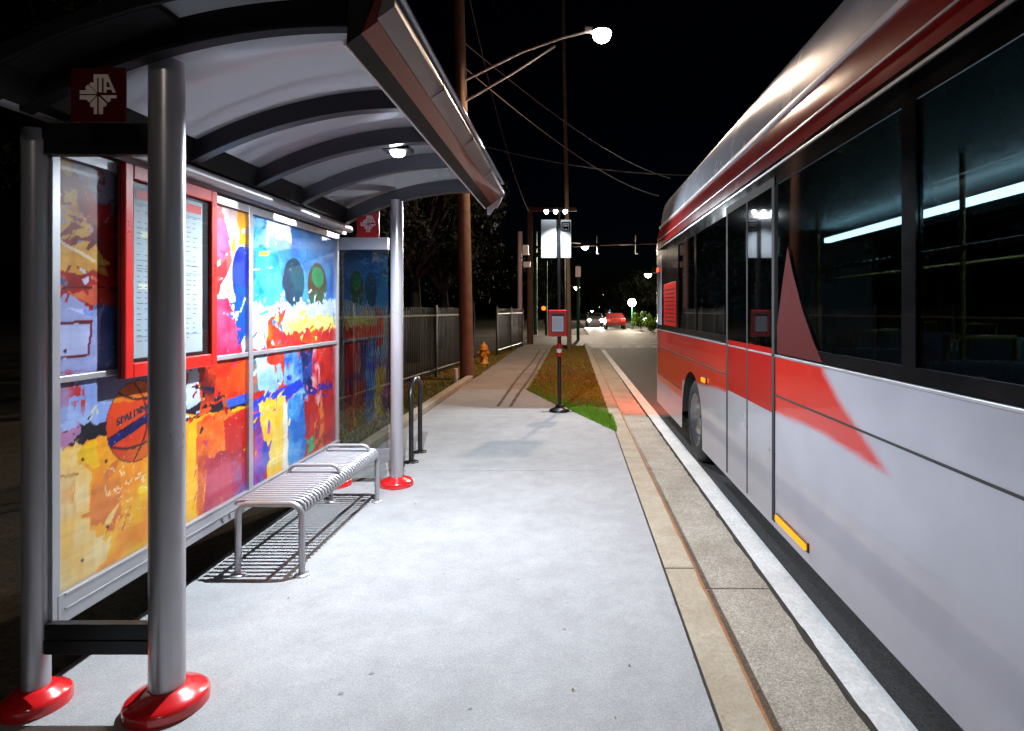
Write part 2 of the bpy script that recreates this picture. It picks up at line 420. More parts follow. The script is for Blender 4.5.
    u = (yc-d)/sy; v = (zc-zz)/sz; rr = u*u+v*v; ball = rr < 1
    setc(ball & (v > .42+.2*fbm(Y*20, Z*20, 5)) & (u > -.8), (232, 150, 20), c2=(226, 110, 20), sc=16)
    setc(ball & (v < -.62+.12*u), (196, 40, 24), c2=(226, 120, 24))
    t = .035
    for mk in (np.abs(v-.55-.25*u*u+.18*u) < t, np.abs(v+.62-.3*u*u-.05*u) < t, np.abs(v-.02-.28*u) < t*.8, np.abs(u-.35+.5*v*v) < t*.9, (rr > .955)):
        setc(ball & mk, (96, 26, 16))
    setc(ball & (np.abs(v+.08-.30*u) < .11) & (u < .35), (40, 44, 150), c2=(26, 26, 90))
    # ---- lower far panel
    P([(247, 350), (345, 340), (345, 480), (247, 520)], (170, 30, 50), 0, c2=(210, 60, 50))
    P([(248, 356), (262, 352), (262, 388), (248, 396)], (70, 130, 150), 0, c2=(200, 120, 60))
    P([(256, 356), (276, 352), (284, 380), (276, 392), (258, 392)], (196, 220, 234), 0, c2=(150, 190, 220))
    E(276, 358, 9, 7, (224, 66, 40))
    P([(284, 352), (306, 350), (308, 400), (296, 404), (284, 380)], (40, 110, 196), 0, c2=(140, 190, 226))
    P([(300, 350), (312, 349), (314, 390), (306, 396)], (30, 40, 96), 1, c2=(60, 90, 170))
    P([(248, 402), (270, 392), (284, 388), (300, 380), (304, 388), (288, 400), (262, 406), (248, 412)], (40, 76, 206), 0)
    P([(249, 408), (264, 406), (270, 430), (264, 480), (249, 510)], (130, 40, 150), 0, c2=(90, 90, 196))
    P([(249, 440), (262, 430), (264, 470), (252, 500)], (206, 90, 170), 1, c2=(100, 60, 190))
    P([(259, 402), (286, 396), (286, 480), (268, 492), (266, 448), (261, 425)], (246, 196, 24), 0, c2=(240, 214, 110))
    P([(283, 402), (288, 401), (288, 474), (283, 478)], (232, 226, 206), 1)
    P([(288, 400), (304, 394), (306, 452), (288, 472)], (36, 124, 206), 0, c2=(90, 170, 226))
    P([(264, 440), (268, 440), (270, 458), (266, 464), (262, 456)], (40, 60, 180), 0)
    P([(312, 350), (318, 350), (322, 396), (317, 404), (312, 380)], (228, 170, 180), 1, c2=(206, 40, 60))
    P([(308, 388), (332, 382), (332, 388), (308, 394)], (80, 50, 150), 1)
    P([(308, 440), (313, 430), (315, 446), (308, 456)], (60, 180, 130), 1, c2=(226, 190, 40))
    P([(320, 400), (323, 398), (324, 450), (320, 452)], (226, 130, 60), 1)
    for mk, v_ in fade: C[mk] *= v_
    # loose brush strokes and drips
    st = fbm(Y*3, Z*60, 40)*.5+fbm(Y*50, Z*4, 44)*.5
    C *= (1+(st-.5)*.5)[:, None]
    sp = fbm(Y*70, Z*70, 51)+.25*(fbm(Y*2.2, Z*2.2, 77)-.5)
    C[sp > .83] = C[sp > .83]*.45+.4
    return np.clip(C**1.25*.66, 0.004, .66)
M['art'] = attr_mat('printed_artwork', .32, .35)

# ================================================================== GROUND
ZR = -.13
g = MB(); g.add([(-600, -60, -.20), (600, -60, -.20), (600, 1500, -.20), (-600, 1500, -.20)], [(0, 1, 2, 3)])
struct('ground', g, M['soil'], 'dark open ground reaching the horizon')
g = MB(); g.add([(-60, -12, -.045), (-2.28, -12, -.045), (-2.28, 31, -.045), (-60, 31, -.045)], [(0, 1, 2, 3)])
g.add([(-60, -12, -.2), (-60, 31, -.2), (-2.28, 31, -.2), (-2.28, -12, -.2)], [(0, 1, 2, 3)])
struct('lawn', g, M['soil'], 'dark earth lawn beside the shelter and fence')
# sidewalk slabs
g = MB()
ys = [-7, -1.8, 5.88, 9.6]
for a, b in zip(ys[:-1], ys[1:]): g.box(-2.27, .566, a+.004, b-.004, -.18, 0)
# the last slab narrows round the verge
g.prism([(-2.27, 9.604), (-.16, 9.604), (-.93, 11.9), (-2.27, 11.9)], -.18, 0, 'xy')
struct('sidewalk', g, M['concrete'], 'pale broom finished concrete sidewalk beside the shelter', bevel=.006)
g = MB()
g.prism([(-.158, 9.604), (.0, 9.604), (-.92, 11.9), (-.925, 11.9)], -.18, -.004, 'xy')
yy = 11.91
while yy < 24:
    g.prism([(-2.3, yy), (-.88, yy), (-.86, yy+1.49), (-2.26, yy+1.49)], -.18, -.003, 'xy'); yy += 1.5
g.prism([(-2.2, yy), (-.8, yy), (-.1, 27.5), (-2.6, 27.5)], -.18, -.003, 'xy')
struct('path', g, M['concrete_old'], 'narrow old concrete path running on past the utility pole', bevel=.005)
# edging kerb between walk and lawn
g = MB()
for a, b in ((5.9, 8.9), (8.91, 11.0), (11.01, 13.6)): g.box(-2.43, -2.285, a, b, -.2, .09)
struct('edging', g, M['kerb'], 'low pale concrete edging along the lawn', bevel=.012)
# road kerb
g = MB(); yy = -7.3
while yy < 26.5:
    g.box(.572, .765, yy+.003, yy+2.733, -.25, .002); yy += 2.74
struct('kerb', g, M['kerb'], 'tan concrete kerb between sidewalk and gutter', bevel=.012)
g = MB()
g.add([(.564, -7, .0035), (.576, -7, .0035), (.574, 8, .0035), (.566, 8, .0035)], [(0, 1, 2, 3)])
random.seed(3)
pts = []
for i in range(150):
    y = -2+i*.11; pts.append((1.216+random.uniform(-.010, .008), y, 1.238+random.uniform(-.006, .016)))
g.add([(p[0], p[1], ZR+.009) for p in pts]+[(p[2], p[1], ZR+.009) for p in pts], [(i, i+1, len(pts)+i+1, len(pts)+i) for i in range(len(pts)-1)])
struct('joint', g, M['crack'], 'dirt filled joints along kerb and gutter')
g = MB(); pts = []
for i in range(200):
    y = -3+i*.12; pts.append((.752+random.uniform(-.006, .004), y, .766))
g.add([(p[0], p[1], .0055) for p in pts]+[(p[2], p[1], .0055) for p in pts], [(i, i+1, len(pts)+i+1, len(pts)+i) for i in range(len(pts)-1)])
pts = [(.766, -3+i*.12, .80+random.uniform(-.014, .022)) for i in range(200)]
g.add([(p[0], p[1], ZR+.008) for p in pts]+[(p[2], p[1], ZR+.008) for p in pts], [(i, i+1, len(pts)+i+1, len(pts)+i) for i in range(len(pts)-1)])
struct('stain', g, M['rust'], 'rust brown stain along the kerb edge')
g = MB(); yy = -7.3
while yy < 26:
    g.box(.767, 1.226, yy+.004, yy+2.732, -.26, ZR+.004); yy += 2.74
struct('gutter', g, M['gutter'], 'exposed aggregate concrete gutter beside the kerb', bevel=.004)
g = MB(); g.add([(1.2, -30, ZR), (16, -30, ZR), (16, 27, ZR), (1.2, 27, ZR)], [(0, 1, 2, 3)])
struct('road', g, M['asphalt'], 'dark asphalt road under the bus')
g = MB()
g.add([(-2.7, 27, ZR), (60, 27, ZR), (60, 41, ZR), (-2.7, 41, ZR)], [(0, 1, 2, 3)])
g.add([(1.2, 41, ZR), (16, 41, ZR), (16, 600, ZR), (1.2, 600, ZR)], [(0, 1, 2, 3)])
struct('cross_street', g, M['asphalt_far'], 'worn grey asphalt of the far junction and avenue')
g = MB()
g.add([(1.25, -10, ZR+.005), (1.42, -10, ZR+.005), (1.42, 25.5, ZR+.005), (1.25, 25.5, ZR+.005)], [(0, 1, 2, 3)])
for i in range(20):
    x = .9+i*.70; g.add([(x, 27.2, ZR+.005), (x+.36, 27.2, ZR+.005), (x+.36, 28.0, ZR+.005), (x, 28.0, ZR+.005)], [(0, 1, 2, 3)])
for i in range(9):
    x = .9+i*1.55; g.add([(x, 30.2, ZR+.005), (x+.85, 30.2, ZR+.005), (x+.85, 30.5, ZR+.005), (x, 30.5, ZR+.005)], [(0, 1, 2, 3)])
for i in range(24):
    y = 44+i*9; g.add([(5.1, y, ZR+.005), (5.25, y, ZR+.005), (5.25, y+3, ZR+.005), (5.1, y+3, ZR+.005)], [(0, 1, 2, 3)])
struct('road_markings', g, M['line'], 'white edge line and crossing dashes on the road')

M['dark_strip'] = mat('dark_strip', (.11, .085, .07), .9, 0, .25, 9)  # colour of two thin dark strips running along the path
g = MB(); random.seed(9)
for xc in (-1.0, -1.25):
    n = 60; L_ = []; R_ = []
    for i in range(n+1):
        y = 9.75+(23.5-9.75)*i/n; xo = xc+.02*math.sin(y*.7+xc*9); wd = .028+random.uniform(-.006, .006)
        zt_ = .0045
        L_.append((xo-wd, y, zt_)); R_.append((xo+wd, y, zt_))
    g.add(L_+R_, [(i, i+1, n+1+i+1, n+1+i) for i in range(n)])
struct('dark_strips', g, M['dark_strip'], 'pair of thin dark strips along the old path')
M['gum'] = mat('trodden_gum', (.23, .23, .235), .8, 0, .2, 30)
g = MB(); random.seed(21)
for i in range(38):
    x, y = random.uniform(-2.0, .5), random.uniform(1.5, 9.3); rr = random.uniform(.005, .013); n = 9
    g.add([(x+rr*random.uniform(.7, 1.1)*math.cos(2*PI*k/n), y+rr*random.uniform(.7, 1.1)*math.sin(2*PI*k/n), .0025) for k in range(n)], [tuple(range(n))])
o = struct('gum_spots', g, M['gum'], 'dark trodden gum spots on the sidewalk')
# ---- grass
def grass_mat(name, a, b_):
    m, nt, b = new_mat(name)
    oi = nt.nodes.new('ShaderNodeNewGeometry')
    r = nt.nodes.new('ShaderNodeValToRGB'); r.color_ramp.elements[0].color = (*a, 1); r.color_ramp.elements[1].color = (*b_, 1)
    nt.links.new(oi.outputs['Random Per Island'], r.inputs['Fac']); nt.links.new(r.outputs['Color'], b.inputs['Base Color'])
    b.inputs['Roughness'].default_value = .7; b.inputs['Specular IOR Level'].default_value = .15
    return m
M['grass'] = grass_mat('turf', (.10, .24, .012), (.24, .42, .04))
M['grass_dry_lamplit'] = grass_mat('dry_lamplit_turf', (.20, .17, .03), (.42, .33, .09))  # street lamp's orange cast put into the dry grass colour
VERGE = [(.56, 7.8), (.56, 26.5), (-.82, 26.5), (-.9, 11.9), (-.9, 11.8)]
def blades(name, poly, n, z, m, hmin, hmax, label, wid=.006, falloff=None):
    xs = [p[0] for p in poly]; ys_ = [p[1] for p in poly]
    vs = []; fs = []; k = 0
    while k < n:
        u = random.random(); y = min(ys_)+(max(ys_)-min(ys_))*(u**1.7 if falloff else u); x = random.uniform(min(xs), max(xs))
        if not inpoly(np.array([x]), np.array([y]), poly)[0]: continue
        h = random.uniform(hmin, hmax); a = random.uniform(0, 2*PI); w = wid*(1+y*.06)
        dx, dy = math.cos(a)*w, math.sin(a)*w; lx, ly = random.uniform(-.6, .6)*h, random.uniform(-.6, .6)*h
        o = len(vs); vs += [(x-dx, y-dy, z), (x+dx, y+dy, z), (x+lx, y+ly, z+h)]; fs.append((o, o+1, o+2)); k += 1
    g = MB(); g.add(vs, fs); o = g.build(name, m, recalc=False); tag(o, label, None, None, 'stuff'); return o
g = MB(); g.prism(VERGE, -.2, -.02, 'xy'); struct('verge', g, M['soil'], 'earth of the narrow verge between path and kerb')
blades('grass', [(.585, 7.75), (.585, 8.9), (.3, 9.7), (.1, 9.6), (-.3, 10.6), (-.93, 11.9)], 13000, -.022, M['grass'], .04, .085, 'bright green grass tip of the verge nearest the bus stop sign', .006)
blades('grass', [(.56, 9.2), (.56, 13), (-.9, 13), (-.9, 11.8)], 5000, -.022, M['grass'], .03, .07, 'sparse green blades fading into the brown verge grass', .006)
blades('grass', [(.56, 8.6), (.56, 26.5), (-.82, 26.5), (-.9, 11.9), (-.2, 9.7)], 40000, -.022, M['grass_dry_lamplit'], .025, .06, 'dry verge grass between path and kerb, its brown holding the orange lamplight', .006, True)
blades('grass', [(-3.9, 6), (-2.44, 6), (-2.44, 13.6), (-2.3, 14), (-2.3, 26), (-3, 26)], 26000, -.047, M['grass_dry_lamplit'], .02, .06, 'thin dry grass and litter between edging and fence, its brown holding the orange lamplight', .006)
random.seed(11)
g = MB()
for i in range(90):
    if i < 26: x, y, z = random.uniform(.55, .60), random.uniform(1.3, 7), .006
    elif i < 46: x, y, z = random.uniform(.79, 1.2), random.uniform(1.3, 7), ZR+.014
    else: x, y, z = random.uniform(-2.1, .5), random.uniform(2.0, 9.5), .003
    s = random.uniform(.004, .011); a = random.uniform(0, PI)
    g.add([(x+s*math.cos(a), y+s*math.sin(a), z), (x-s*.5*math.sin(a), y+s*.5*math.cos(a), z+.004), (x-s*math.cos(a), y-s*math.sin(a), z+.001), (x+s*.5*math.sin(a), y-s*.5*math.cos(a), z+.002)], [(0, 1, 2, 3)])
tag(g.build('leaf_litter', M['leaf_dry'], recalc=False), 'tiny brown leaf scraps along the kerb joint', None, None, 'stuff')

# ================================================================== BUS SHELTER
YN, YF = 2.39, 5.39; XB, XF = -2.17, -1.62
def zb(x): return .22+math.sqrt(2.47**2-(x+.9)**2)
sh = thing('bus_shelter', 'arched roof bus shelter with colourful printed back wall beside sidewalk', 'bus shelter', (XB, YN, 0))
def post(x, y, top, r, k=1.):
    p = MB().tube([(x, y, .0), (x, y, top)], r, 40).build('post', M['steel_post'], sh)
    f = MB().lathe([(r+.001, .082), (r+.014, .080), (r+.024, .074), (.118*k, .060), (.138*k, .050), (.147*k, .042), (.150*k, .034), (.150*k, .0)], (x, y, .0), 48)
    f.build('flange', M['red_glossy'], p)
    return p
post(XF-.02, YN, zb(XF)+.02, .064); post(XF+.02, YF, zb(XF)+.02, .056)
post(XB, YN, 2.33, .047, .78); post(XB+.0, YF, 2.36, .040)
# back wall frame
bw = MB()
bw.box(WX-.03, WX+.022, YN+.03, YF-.04, 2.235, 2.285)
bw.box(WX-.03, WX+.022, YN+.03, YF-.04, .30, .425)
bw.box(WX-.03, WX+.018, YN+.03, YF-.04, 1.297, 1.325)
bw.box(WX-.03, WX+.020, YN+.005, YN+.045, .30, 2.285)
bw.box(WX-.03, WX+.020, YF-.075, YF-.04, .30, 2.285)
bw.box(WX-.03, WX+.024, 3.85, 3.90, .30, 2.285)
bw.box(WX+.022, WX+.030, YN+.06, YF-.04, .355, .363)
bw.box(WX+.022, WX+.028, YN+.06, YF-.04, .412, .424)
for i in range(22):   # bolts along the bottom rail
    y = 3.55+i*.075; bw.box(WX+.022, WX+.034, y, y+.03, .318, .348)
bw.build('wall_frame', M['steel'], sh, bevel=.003)
for (a, b, c, d) in ((YN+.045, 3.85, 1.325, 2.235), (3.90, YF-.075, 1.325, 2.235), (YN+.045, 3.85, .425, 1.297), (3.90, YF-.075, .425, 1.297)):
    pn = sheet('art_panel', a+.001, b-.001, c+.001, d-.001, WX, .006, art, M['art'], sh)
    gp = MB(); gp.box(WX-.020, WX-.008, a, b, c, d); gp.build('backing', M['black'], pn)
# the maker's name on the ball
def text(body, size, parent, m, place_fn, name='lettering', ext=.0008):
    cu = bpy.data.curves.new(name, 'FONT'); cu.body = body; cu.size = size; cu.extrude = ext; cu.align_x = 'CENTER'; cu.align_y = 'CENTER'
    to = bpy.data.objects.new(name, cu); COL.objects.link(to); bpy.context.view_layer.update()
    dg = bpy.context.evaluated_depsgraph_get(); me = bpy.data.meshes.new_from_object(to.evaluated_get(dg))
    bpy.data.objects.remove(to); bpy.data.curves.remove(cu)
    for v in me.vertices: v.co = place_fn(v.co)
    me.materials.clear(); me.materials.append(m); me.update()
    o = bpy.data.objects.new(name, me); COL.objects.link(o)
    if parent is not None: place(o, parent)
    return o
artp = [o for o in sh.children if o.name.startswith('art_panel')]
bd, bz = w2(135, 413)
M['ball_ink'] = mat('dark_ink', (.05, .03, .06), .5)
M['symbol'] = mat('symbol_ink', (.002, .002, .002), .9, spec=0.)
text('SPALDING', .05, artp[2], M['ball_ink'], lambda c: Vector((WX+.002+c.z, bd+c.x*1.0, bz+c.y+c.x*.22)))

# head tube and back gutter
hb = MB().tube([(WX+.075, YN+.03, 2.345), (WX+.075, YF+.06, 2.345)], .034, 20)
hb.box(WX-.05, WX+.03, YN+.06, YF+.1, 2.30, 2.34)
hb.build('head_rail', M['steel'], sh)
# end panels
def end_panel(y, near):
    m = M['dark_metal'] if near else M['steel']
    f = MB()
    x0, x1 = XB+.047, XF-.055
    if near: f.box(x0, x1, y-.022, y+.022, 2.225, 2.285); f.box(x0, x1, y-.026, y+.026, 2.284, 2.35)
    else: f.box(x0, x1, y-.026, y+.026, 2.15, 2.26)
    fb = MB(); fb.box(x0, x1, y-.022, y+.022, .215, .272); fb.box(x0, x1, y-.018, y+.018, .272, .335)
    fr = f.build('end_frame', m, sh, bevel=.003)
    fb.build('bottom_rail', m, fr, bevel=.003)
    gl = MB().box(x0+.004, x1-.002, y-.004, y+.004, .335, 2.225 if near else 2.15); gl.build('pane', M['glass_clear'] if near else M['glass_end'], fr)
end_panel(YN, True); end_panel(YF, False)
LOGO = [
 [(355,150),(515,150),(532,190),(355,190)],
 [(355,189),(393,189),(393,355),(305,268),(322,240),(355,246)],
 [(413,189),(448,189),(448,358),(413,352)],
 [(470,189),(500,189),(500,358),(470,358)],
 [(500,189),(532,189),(552,238),(500,238)],
 [(524,238),(552,238),(607,358),(570,358)],
 [(500,296),(550,296),(562,324),(500,324)],
 [(197,332),(268,332),(262,292),(292,268),(388,362),(388,373),(197,373)],
 [(197,388),(385,388),(305,470),(272,438),(197,435)],
 [(393,400),(393,603),(357,603),(357,525),(320,520),(312,482)],
 [(415,400),(505,485),(490,515),(460,520),(460,603),(415,603)],
 [(435,388),(612,388),(612,422),(548,422),(545,455),(517,468)]]
def logo_plate(xc, zc, s, y, cut=None):
    p = MB()
    if cut: p.prism(cut, y-.004, y+.004, 'xz')
    else: p.box(xc-s/2, xc+s/2, y-.004, y+.004, zc-s/2, zc+s/2)
    po = p.build('logo_plate', M['red'] if cut else M['red_shaded'], sh)
    for face in (-1, 1):
        l = MB()
        for poly in LOGO:
            # both faces show the emblem the right way round
            q = [(xc-face*(-1 if face < 0 else -1)*0+((a-402)/615*s)*(1 if face < 0 else -1), zc-(b-380)/615*s) for a, b in poly]
            l.prism(q, y+face*.0045, y+face*.0060, 'xz')
        l.build('emblem', M['logo_white'] if cut else M['logo_tan'], po)
logo_plate(-1.80, 2.418, .205, 2.245, [(-2.033, 2.36), (-1.815, 2.36), (-1.815, 2.52), (-1.815, 2.50), (-1.84, 2.585), (-2.033, 2.585)] and None)
zc2 = 2.385
logo_plate(-1.862, zc2, .205, YF, [(-1.965, 2.262), (-1.76, 2.262), (-1.76, 2.50), (-1.965, 2.44)])

# roof
def arc_strip(x0, x1, off, n=36):
    return [(x0+(x1-x0)*i/n, zb(x0+(x1-x0)*i/n)+off) for i in range(n+1)]
def rib(y0, y1, lo, hi, m, x0=-2.10, x1=-.84, name='rib'):
    a = arc_strip(x0, x1, lo); b = arc_strip(x0, x1, hi); n = len(a)
    mb = MB()
    vs = [(x, y0, z) for x, z in a]+[(x, y0, z) for x, z in b]+[(x, y1, z) for x, z in a]+[(x, y1, z) for x, z in b]
    fs = []
    for i in range(n-1):
        fs += [(i, i+1, n+i+1, n+i), (2*n+i, 3*n+i, 3*n+i+1, 2*n+i+1), (i, 2*n+i, 2*n+i+1, i+1), (n+i, n+i+1, 3*n+i+1, 3*n+i)]
    fs += [(0, n, 3*n, 2*n), (n-1, 3*n-1, 4*n-1, 2*n-1)]
    mb.add(vs, fs); return mb.build(name, m, sh, bevel=.004)
RT = .105
for y in (3.22, 3.86, 4.50): rib(y-.035, y+.035, 0, RT-.002, M['rib'])
rib(YF-.04, YF+.04, -.015, RT-.002, M['rib'])
rib(2.26, 2.32, -.004, RT+.002, M['arch_black'], -2.12, -.84)
rib(2.10, 2.118, RT-.03, RT+.03, M['arch_black'], -2.2, -.66, 'roof_edge')
rib(2.12, 2.26, RT-.03, RT-.003, M['arch_black'], -2.22, -1.50, 'shade_strip')  # black strip added to hold the shade under the roof overhang
# roof skin: curved sheet with thickness
a = arc_strip(-2.24, -.64, RT, 60); b = arc_strip(-2.24, -.64, RT+.014, 60); n = len(a)
rp = MB(); vs = []; seg = 1
for y in (2.12, 5.56):
    vs += [(x, y, z) for x, z in a]+[(x, y, z) for x, z in b]
fs = []
for i in range(n-1):
    fs += [(i, 2*n+i, 2*n+i+1, i+1), (n+i, n+i+1, 3*n+i+1, 3*n+i), (i, i+1, n+i+1, n+i), (2*n+i, 3*n+i, 3*n+i+1, 2*n+i+1)]
fs += [(0, n, 3*n, 2*n), (n-1, 3*n-1, 4*n-1, 2*n-1)]
rp.add(vs, fs, 0, True); rp.build('roof_panel', M['roof_panel'], sh)
# front beam: white drip edge, black soffit, red fascia, metal gutter
y0, y1 = 2.12, 5.55
A = (-.81, 2.555); B = (-.63, 2.685)
def tt(t, off=0): return (A[0]+(B[0]-A[0])*t+off*-.585, A[1]+(B[1]-A[1])*t+off*.81)
be = MB(); be.prism([A, tt(.29), (-.70, 2.78), (-.80, 2.78)], y0, y1, 'xz'); be.build('front_beam', M['arch_black'], sh)
be = MB(); be.box(-.822, -.8115, y0, y1, 2.551, 2.575); be.build('drip_edge', M['white'], sh)
be = MB(); be.prism([tt(.295), tt(.63), (-.672, 2.76), (-.69, 2.76)], y0, y1+.004, 'xz'); be.build('fascia', M['red_dark'], sh)
gu = MB()
ye = [y0-.02, 2.9, 3.75, 4.6, y1+.02]
for a_, b_ in zip(ye[:-1], ye[1:]):
    gu.prism([tt(.635), tt(.98), (-.632, 2.70), (-.64, 2.725), (-.668, 2.75)], a_+.004, b_-.004, 'xz')
    gu.prism([tt(.625, .0), tt(1.0, -.006), (-.628, 2.70), (-.64, 2.73), (-.67, 2.755)], b_-.004, b_+.004, 'xz')
gu.build('roof_gutter', M['galv'], sh, bevel=.003)
ec = MB(); ec.prism([(-.83, 2.56), (-.70, 2.56), (-.655, 2.66), (-.655, 2.76), (-.83, 2.76)], y1+.006, y1+.012, 'xz')
ec.prism([(-.80, 2.50), (-.775, 2.50), (-.69, 2.62), (-.80, 2.62)], y1+.012, y1+.03, 'xz')
ec.build('beam_end', M['white'], sh)
# rafters' inner closing strip along the wall
cs = MB(); cs.prism([(-2.10, 2.38), (-2.06, 2.40), (-2.02, 2.55), (-2.16, 2.46)], 2.11, 5.42, 'xz'); cs.build('wall_plate', M['arch_black'], sh)
# ceiling light
LX, LY, LZ = -1.17, 3.965, 2.655
cl = MB(); cl.box(LX-.09, LX+.09, LY-.065, LY+.065, LZ+.010, LZ+.04)

clo = cl.build('ceiling_light', M['arch_black'], sh, bevel=.003)
dome = MB(); dome.lathe([(.0, -.026), (.03, -.022), (.045, -.008), (.05, .010)], (LX, LY, LZ), 24)
M['led'] = emit('led_lens', (.80, .90, 1.0), 60)
dome.build('lens', M['led'], clo, recalc=False)
light('shelter_lamp', 'SPOT', (LX, LY, LZ-.042), 740, (.84, .92, 1.0), clo, .012, 170, .55, (0, R(-11), 0))

# timetable case
mc = MB(); CXF = -2.078; c0, c1, cz0, cz1 = 2.73, 3.44, 1.279, 2.288
mc.box(WX+.024, CXF-.012, c0, c1, cz0, cz1)
case = mc.build('timetable_case', M['red_dark'], sh, bevel=.004)
fr = MB(); t = .07; CB = CXF-.011
fr.box(CB, CXF+.012, c0, c0+t*.75, cz0, cz1); fr.box(CB, CXF+.012, c1-t*.75, c1, cz0, cz1)
fr.box(CB, CXF+.012, c0+t*.75, c1-t*.75, cz1-t, cz1); fr.box(CB, CXF+.012, c0+t*.75, c1-t*.75, cz0, cz0+t)
fr.build('frame', M['red'], case, bevel=.006)
bk = MB().box(CXF-.0105, CXF-.008, c0+.053, c1-.053, cz0+t, cz1-t); bk.build('backboard', M['black'], case)
po = MB(); py0, py1, pz0, pz1 = c0+.075, c1-.115, cz0+t+.02, cz1-t-.02
po.box(CXF-.0075, CXF-.0055, py0, py1, pz0, pz1); poster = po.build('timetable', M['paper'], case)
hd = MB(); hd.box(CXF-.005, CXF-.004, py0+.012, py1-.012, pz1-.065, pz1-.02); hd.build('header', M['ink_red'], poster)
pr = MB(); random.seed(5)
for i in range(26):
    z = pz1-.10-i*.026
    for k in range(9):
        if random.random() < .75: pr.box(CXF-.005, CXF-.0045, py0+.02+k*.052, py0+.02+k*.052+random.uniform(.015, .042), z, z+.0045)
for z in (pz1-.09, pz1-.36, pz1-.40, pz0+.1): pr.box(CXF-.005, CXF-.0045, py0+.015, py1-.015, z, z+.003)
for i in range(9):
    y = py0+.03+random.random()*.35; z = pz0+.05+random.random()*.6
    pr.box(CXF-.0052, CXF-.0048, y, y+random.uniform(.03, .1), z, z+random.uniform(.01, .035), 1)
pr.build('print', [M['ink'], M['ink_pale']], poster)
MB().box(CXF-.002, CXF+.001, c0+.053, c1-.053, cz0+t, cz1-t).build('pane', M['glass_clear'], case)

# ================================================================== BENCH
bn = thing('bench', 'silver slatted tubular metal bench in front of the printed wall', 'bench', (-1.82, 4.25, 0))
bx0, bx1 = -2.03, -1.615
def uframe(y, top, r=.019):
    pts = [(bx0+.015, y, 0), (bx0+.015, y, top-.07)]
    pts += [(bx0+.085-.07*math.cos(a), y, top-.07+.07*math.sin(a)) for a in [PI/2*i/6 for i in range(1, 7)]]
    pts += [(bx1-.085+.07*math.sin(a), y, top-.07+.07*math.cos(a)) for a in [PI/2*i/6 for i in range(0, 7)]]
    pts += [(bx1-.015, y, 0)]
    return MB().tube(pts, r, 14)
for y in (3.56, 4.93):
    lf = uframe(y, .43).build('leg_frame', M['steel'], bn)
    for x in (bx0+.015, bx1-.015): MB().lathe([(.0, .008), (.042, .008), (.045, .0)], (x, y, 0.001), 20).build('foot', M['steel'], lf)
sl = MB(); y = 3.575
M['bench'] = mat('bench_silver_paint', (.46, .46, .48), .32, .5, .08, 6)
while y < 4.93:
    pts = [(bx0-.01, y, .425), (bx0+.0, y, .44), (bx0+.03, y, .447), (bx1-.07, y, .447), (bx1-.03, y, .440), (bx1-.005, y, .420), (bx1, y, .395), (bx1-.012, y, .372)]
    sl.tube(pts, .0105, 8); y += .0425
sl.build('seat', M['bench'], bn)
rl = MB()
for x, z in ((bx0+.06, .424), (bx1-.09, .424), (bx1-.02, .374)): rl.tube([(x, 3.56, z), (x, 4.93, z)], .012, 10)
rl.build('rail', M['bench'], bn)
for y in (4.17, 4.78):
    pts = [(bx0+.03, y, .45)]+[(bx0+.09-.06*math.cos(a), y, .455+.05*math.sin(a)) for a in [PI/2*i/5 for i in range(1, 6)]]
    pts += [(bx1-.09+.06*math.sin(a), y, .455+.05*math.cos(a)) for a in [PI/2*i/5 for i in range(0, 6)]]
    MB().tube(pts, .013, 10).build('divider', M['bench'], bn)

# ================================================================== BIKE RACK
br = thing('bike_rack', 'black inverted U bicycle rack beyond the far shelter post', 'bike rack', (-1.70, 6.42, 0))
pts = [(-1.69, 6.2, 0), (-1.69, 6.2, .64)]+[(-1.70, 6.42-.22*math.cos(a), .64+.22*math.sin(a)) for a in [PI*i/12 for i in range(1, 12)]]+[(-1.71, 6.64, .64), (-1.71, 6.64, 0)]
MB().tube(pts, .025, 16).build('hoop', M['black'], br)
for p in ((-1.69, 6.2), (-1.71, 6.64)):
    MB().lathe([(0, .014), (.05, .014), (.075, .010), (.078, 0)], (p[0], p[1], .001), 24).build('foot', M['black'], br)

# ================================================================== BUS STOP SIGN
ss = thing('bus_stop_sign', 'bus stop sign post with two white flags and red timetable box', 'bus stop sign', (-.20, 9.3, 0))
MB().tube([(-.20, 9.3, .02), (-.20, 9.3, 3.02)], .03, 18).build('pole', M['black'], ss)
bs = MB(); bs.lathe([(0, .11), (.05, .11), (.07, .07), (.12, .05), (.155, .03), (.16, 0)], (-.20, 9.3, .001), 28); bs.build('base', M['black'], ss)
cr = MB().tube([(-.20, 9.3, .87), (-.20, 9.3, 1.07)], .042, 20); cro = cr.build('collar', M['red'], ss)
MB().tube([(-.20, 9.3, .93), (-.20, 9.3, .99)], .044, 20).build('band', M['white'], cro)
tb = MB(); tb.box(-.37, -.075, 9.215, 9.268, 1.185, 1.60); tbo = tb.build('timetable_box', M['red'], ss, bevel=.012)
MB().box(-.325, -.12, 9.211, 9.2145, 1.25, 1.545).build('surround', M['black'], tbo)
M['stop_paper'] = mat('box_paper', (.62, .70, .80), .5)  # plain pale blue paper in one even colour
tp = MB().box(-.312, -.133, 9.207, 9.2105, 1.265, 1.50).build('timetable', M['stop_paper'], tbo)
pr = MB()
for i in range(12): pr.box(-.30, -.145, 9.2055, 9.2068, 1.29+i*.016, 1.293+i*.016)
pr.build('print', M['ink'], tp)
M['flag'] = mat('white_sign_sheet', (.50, .54, .58), .35, 0, .03, 4)
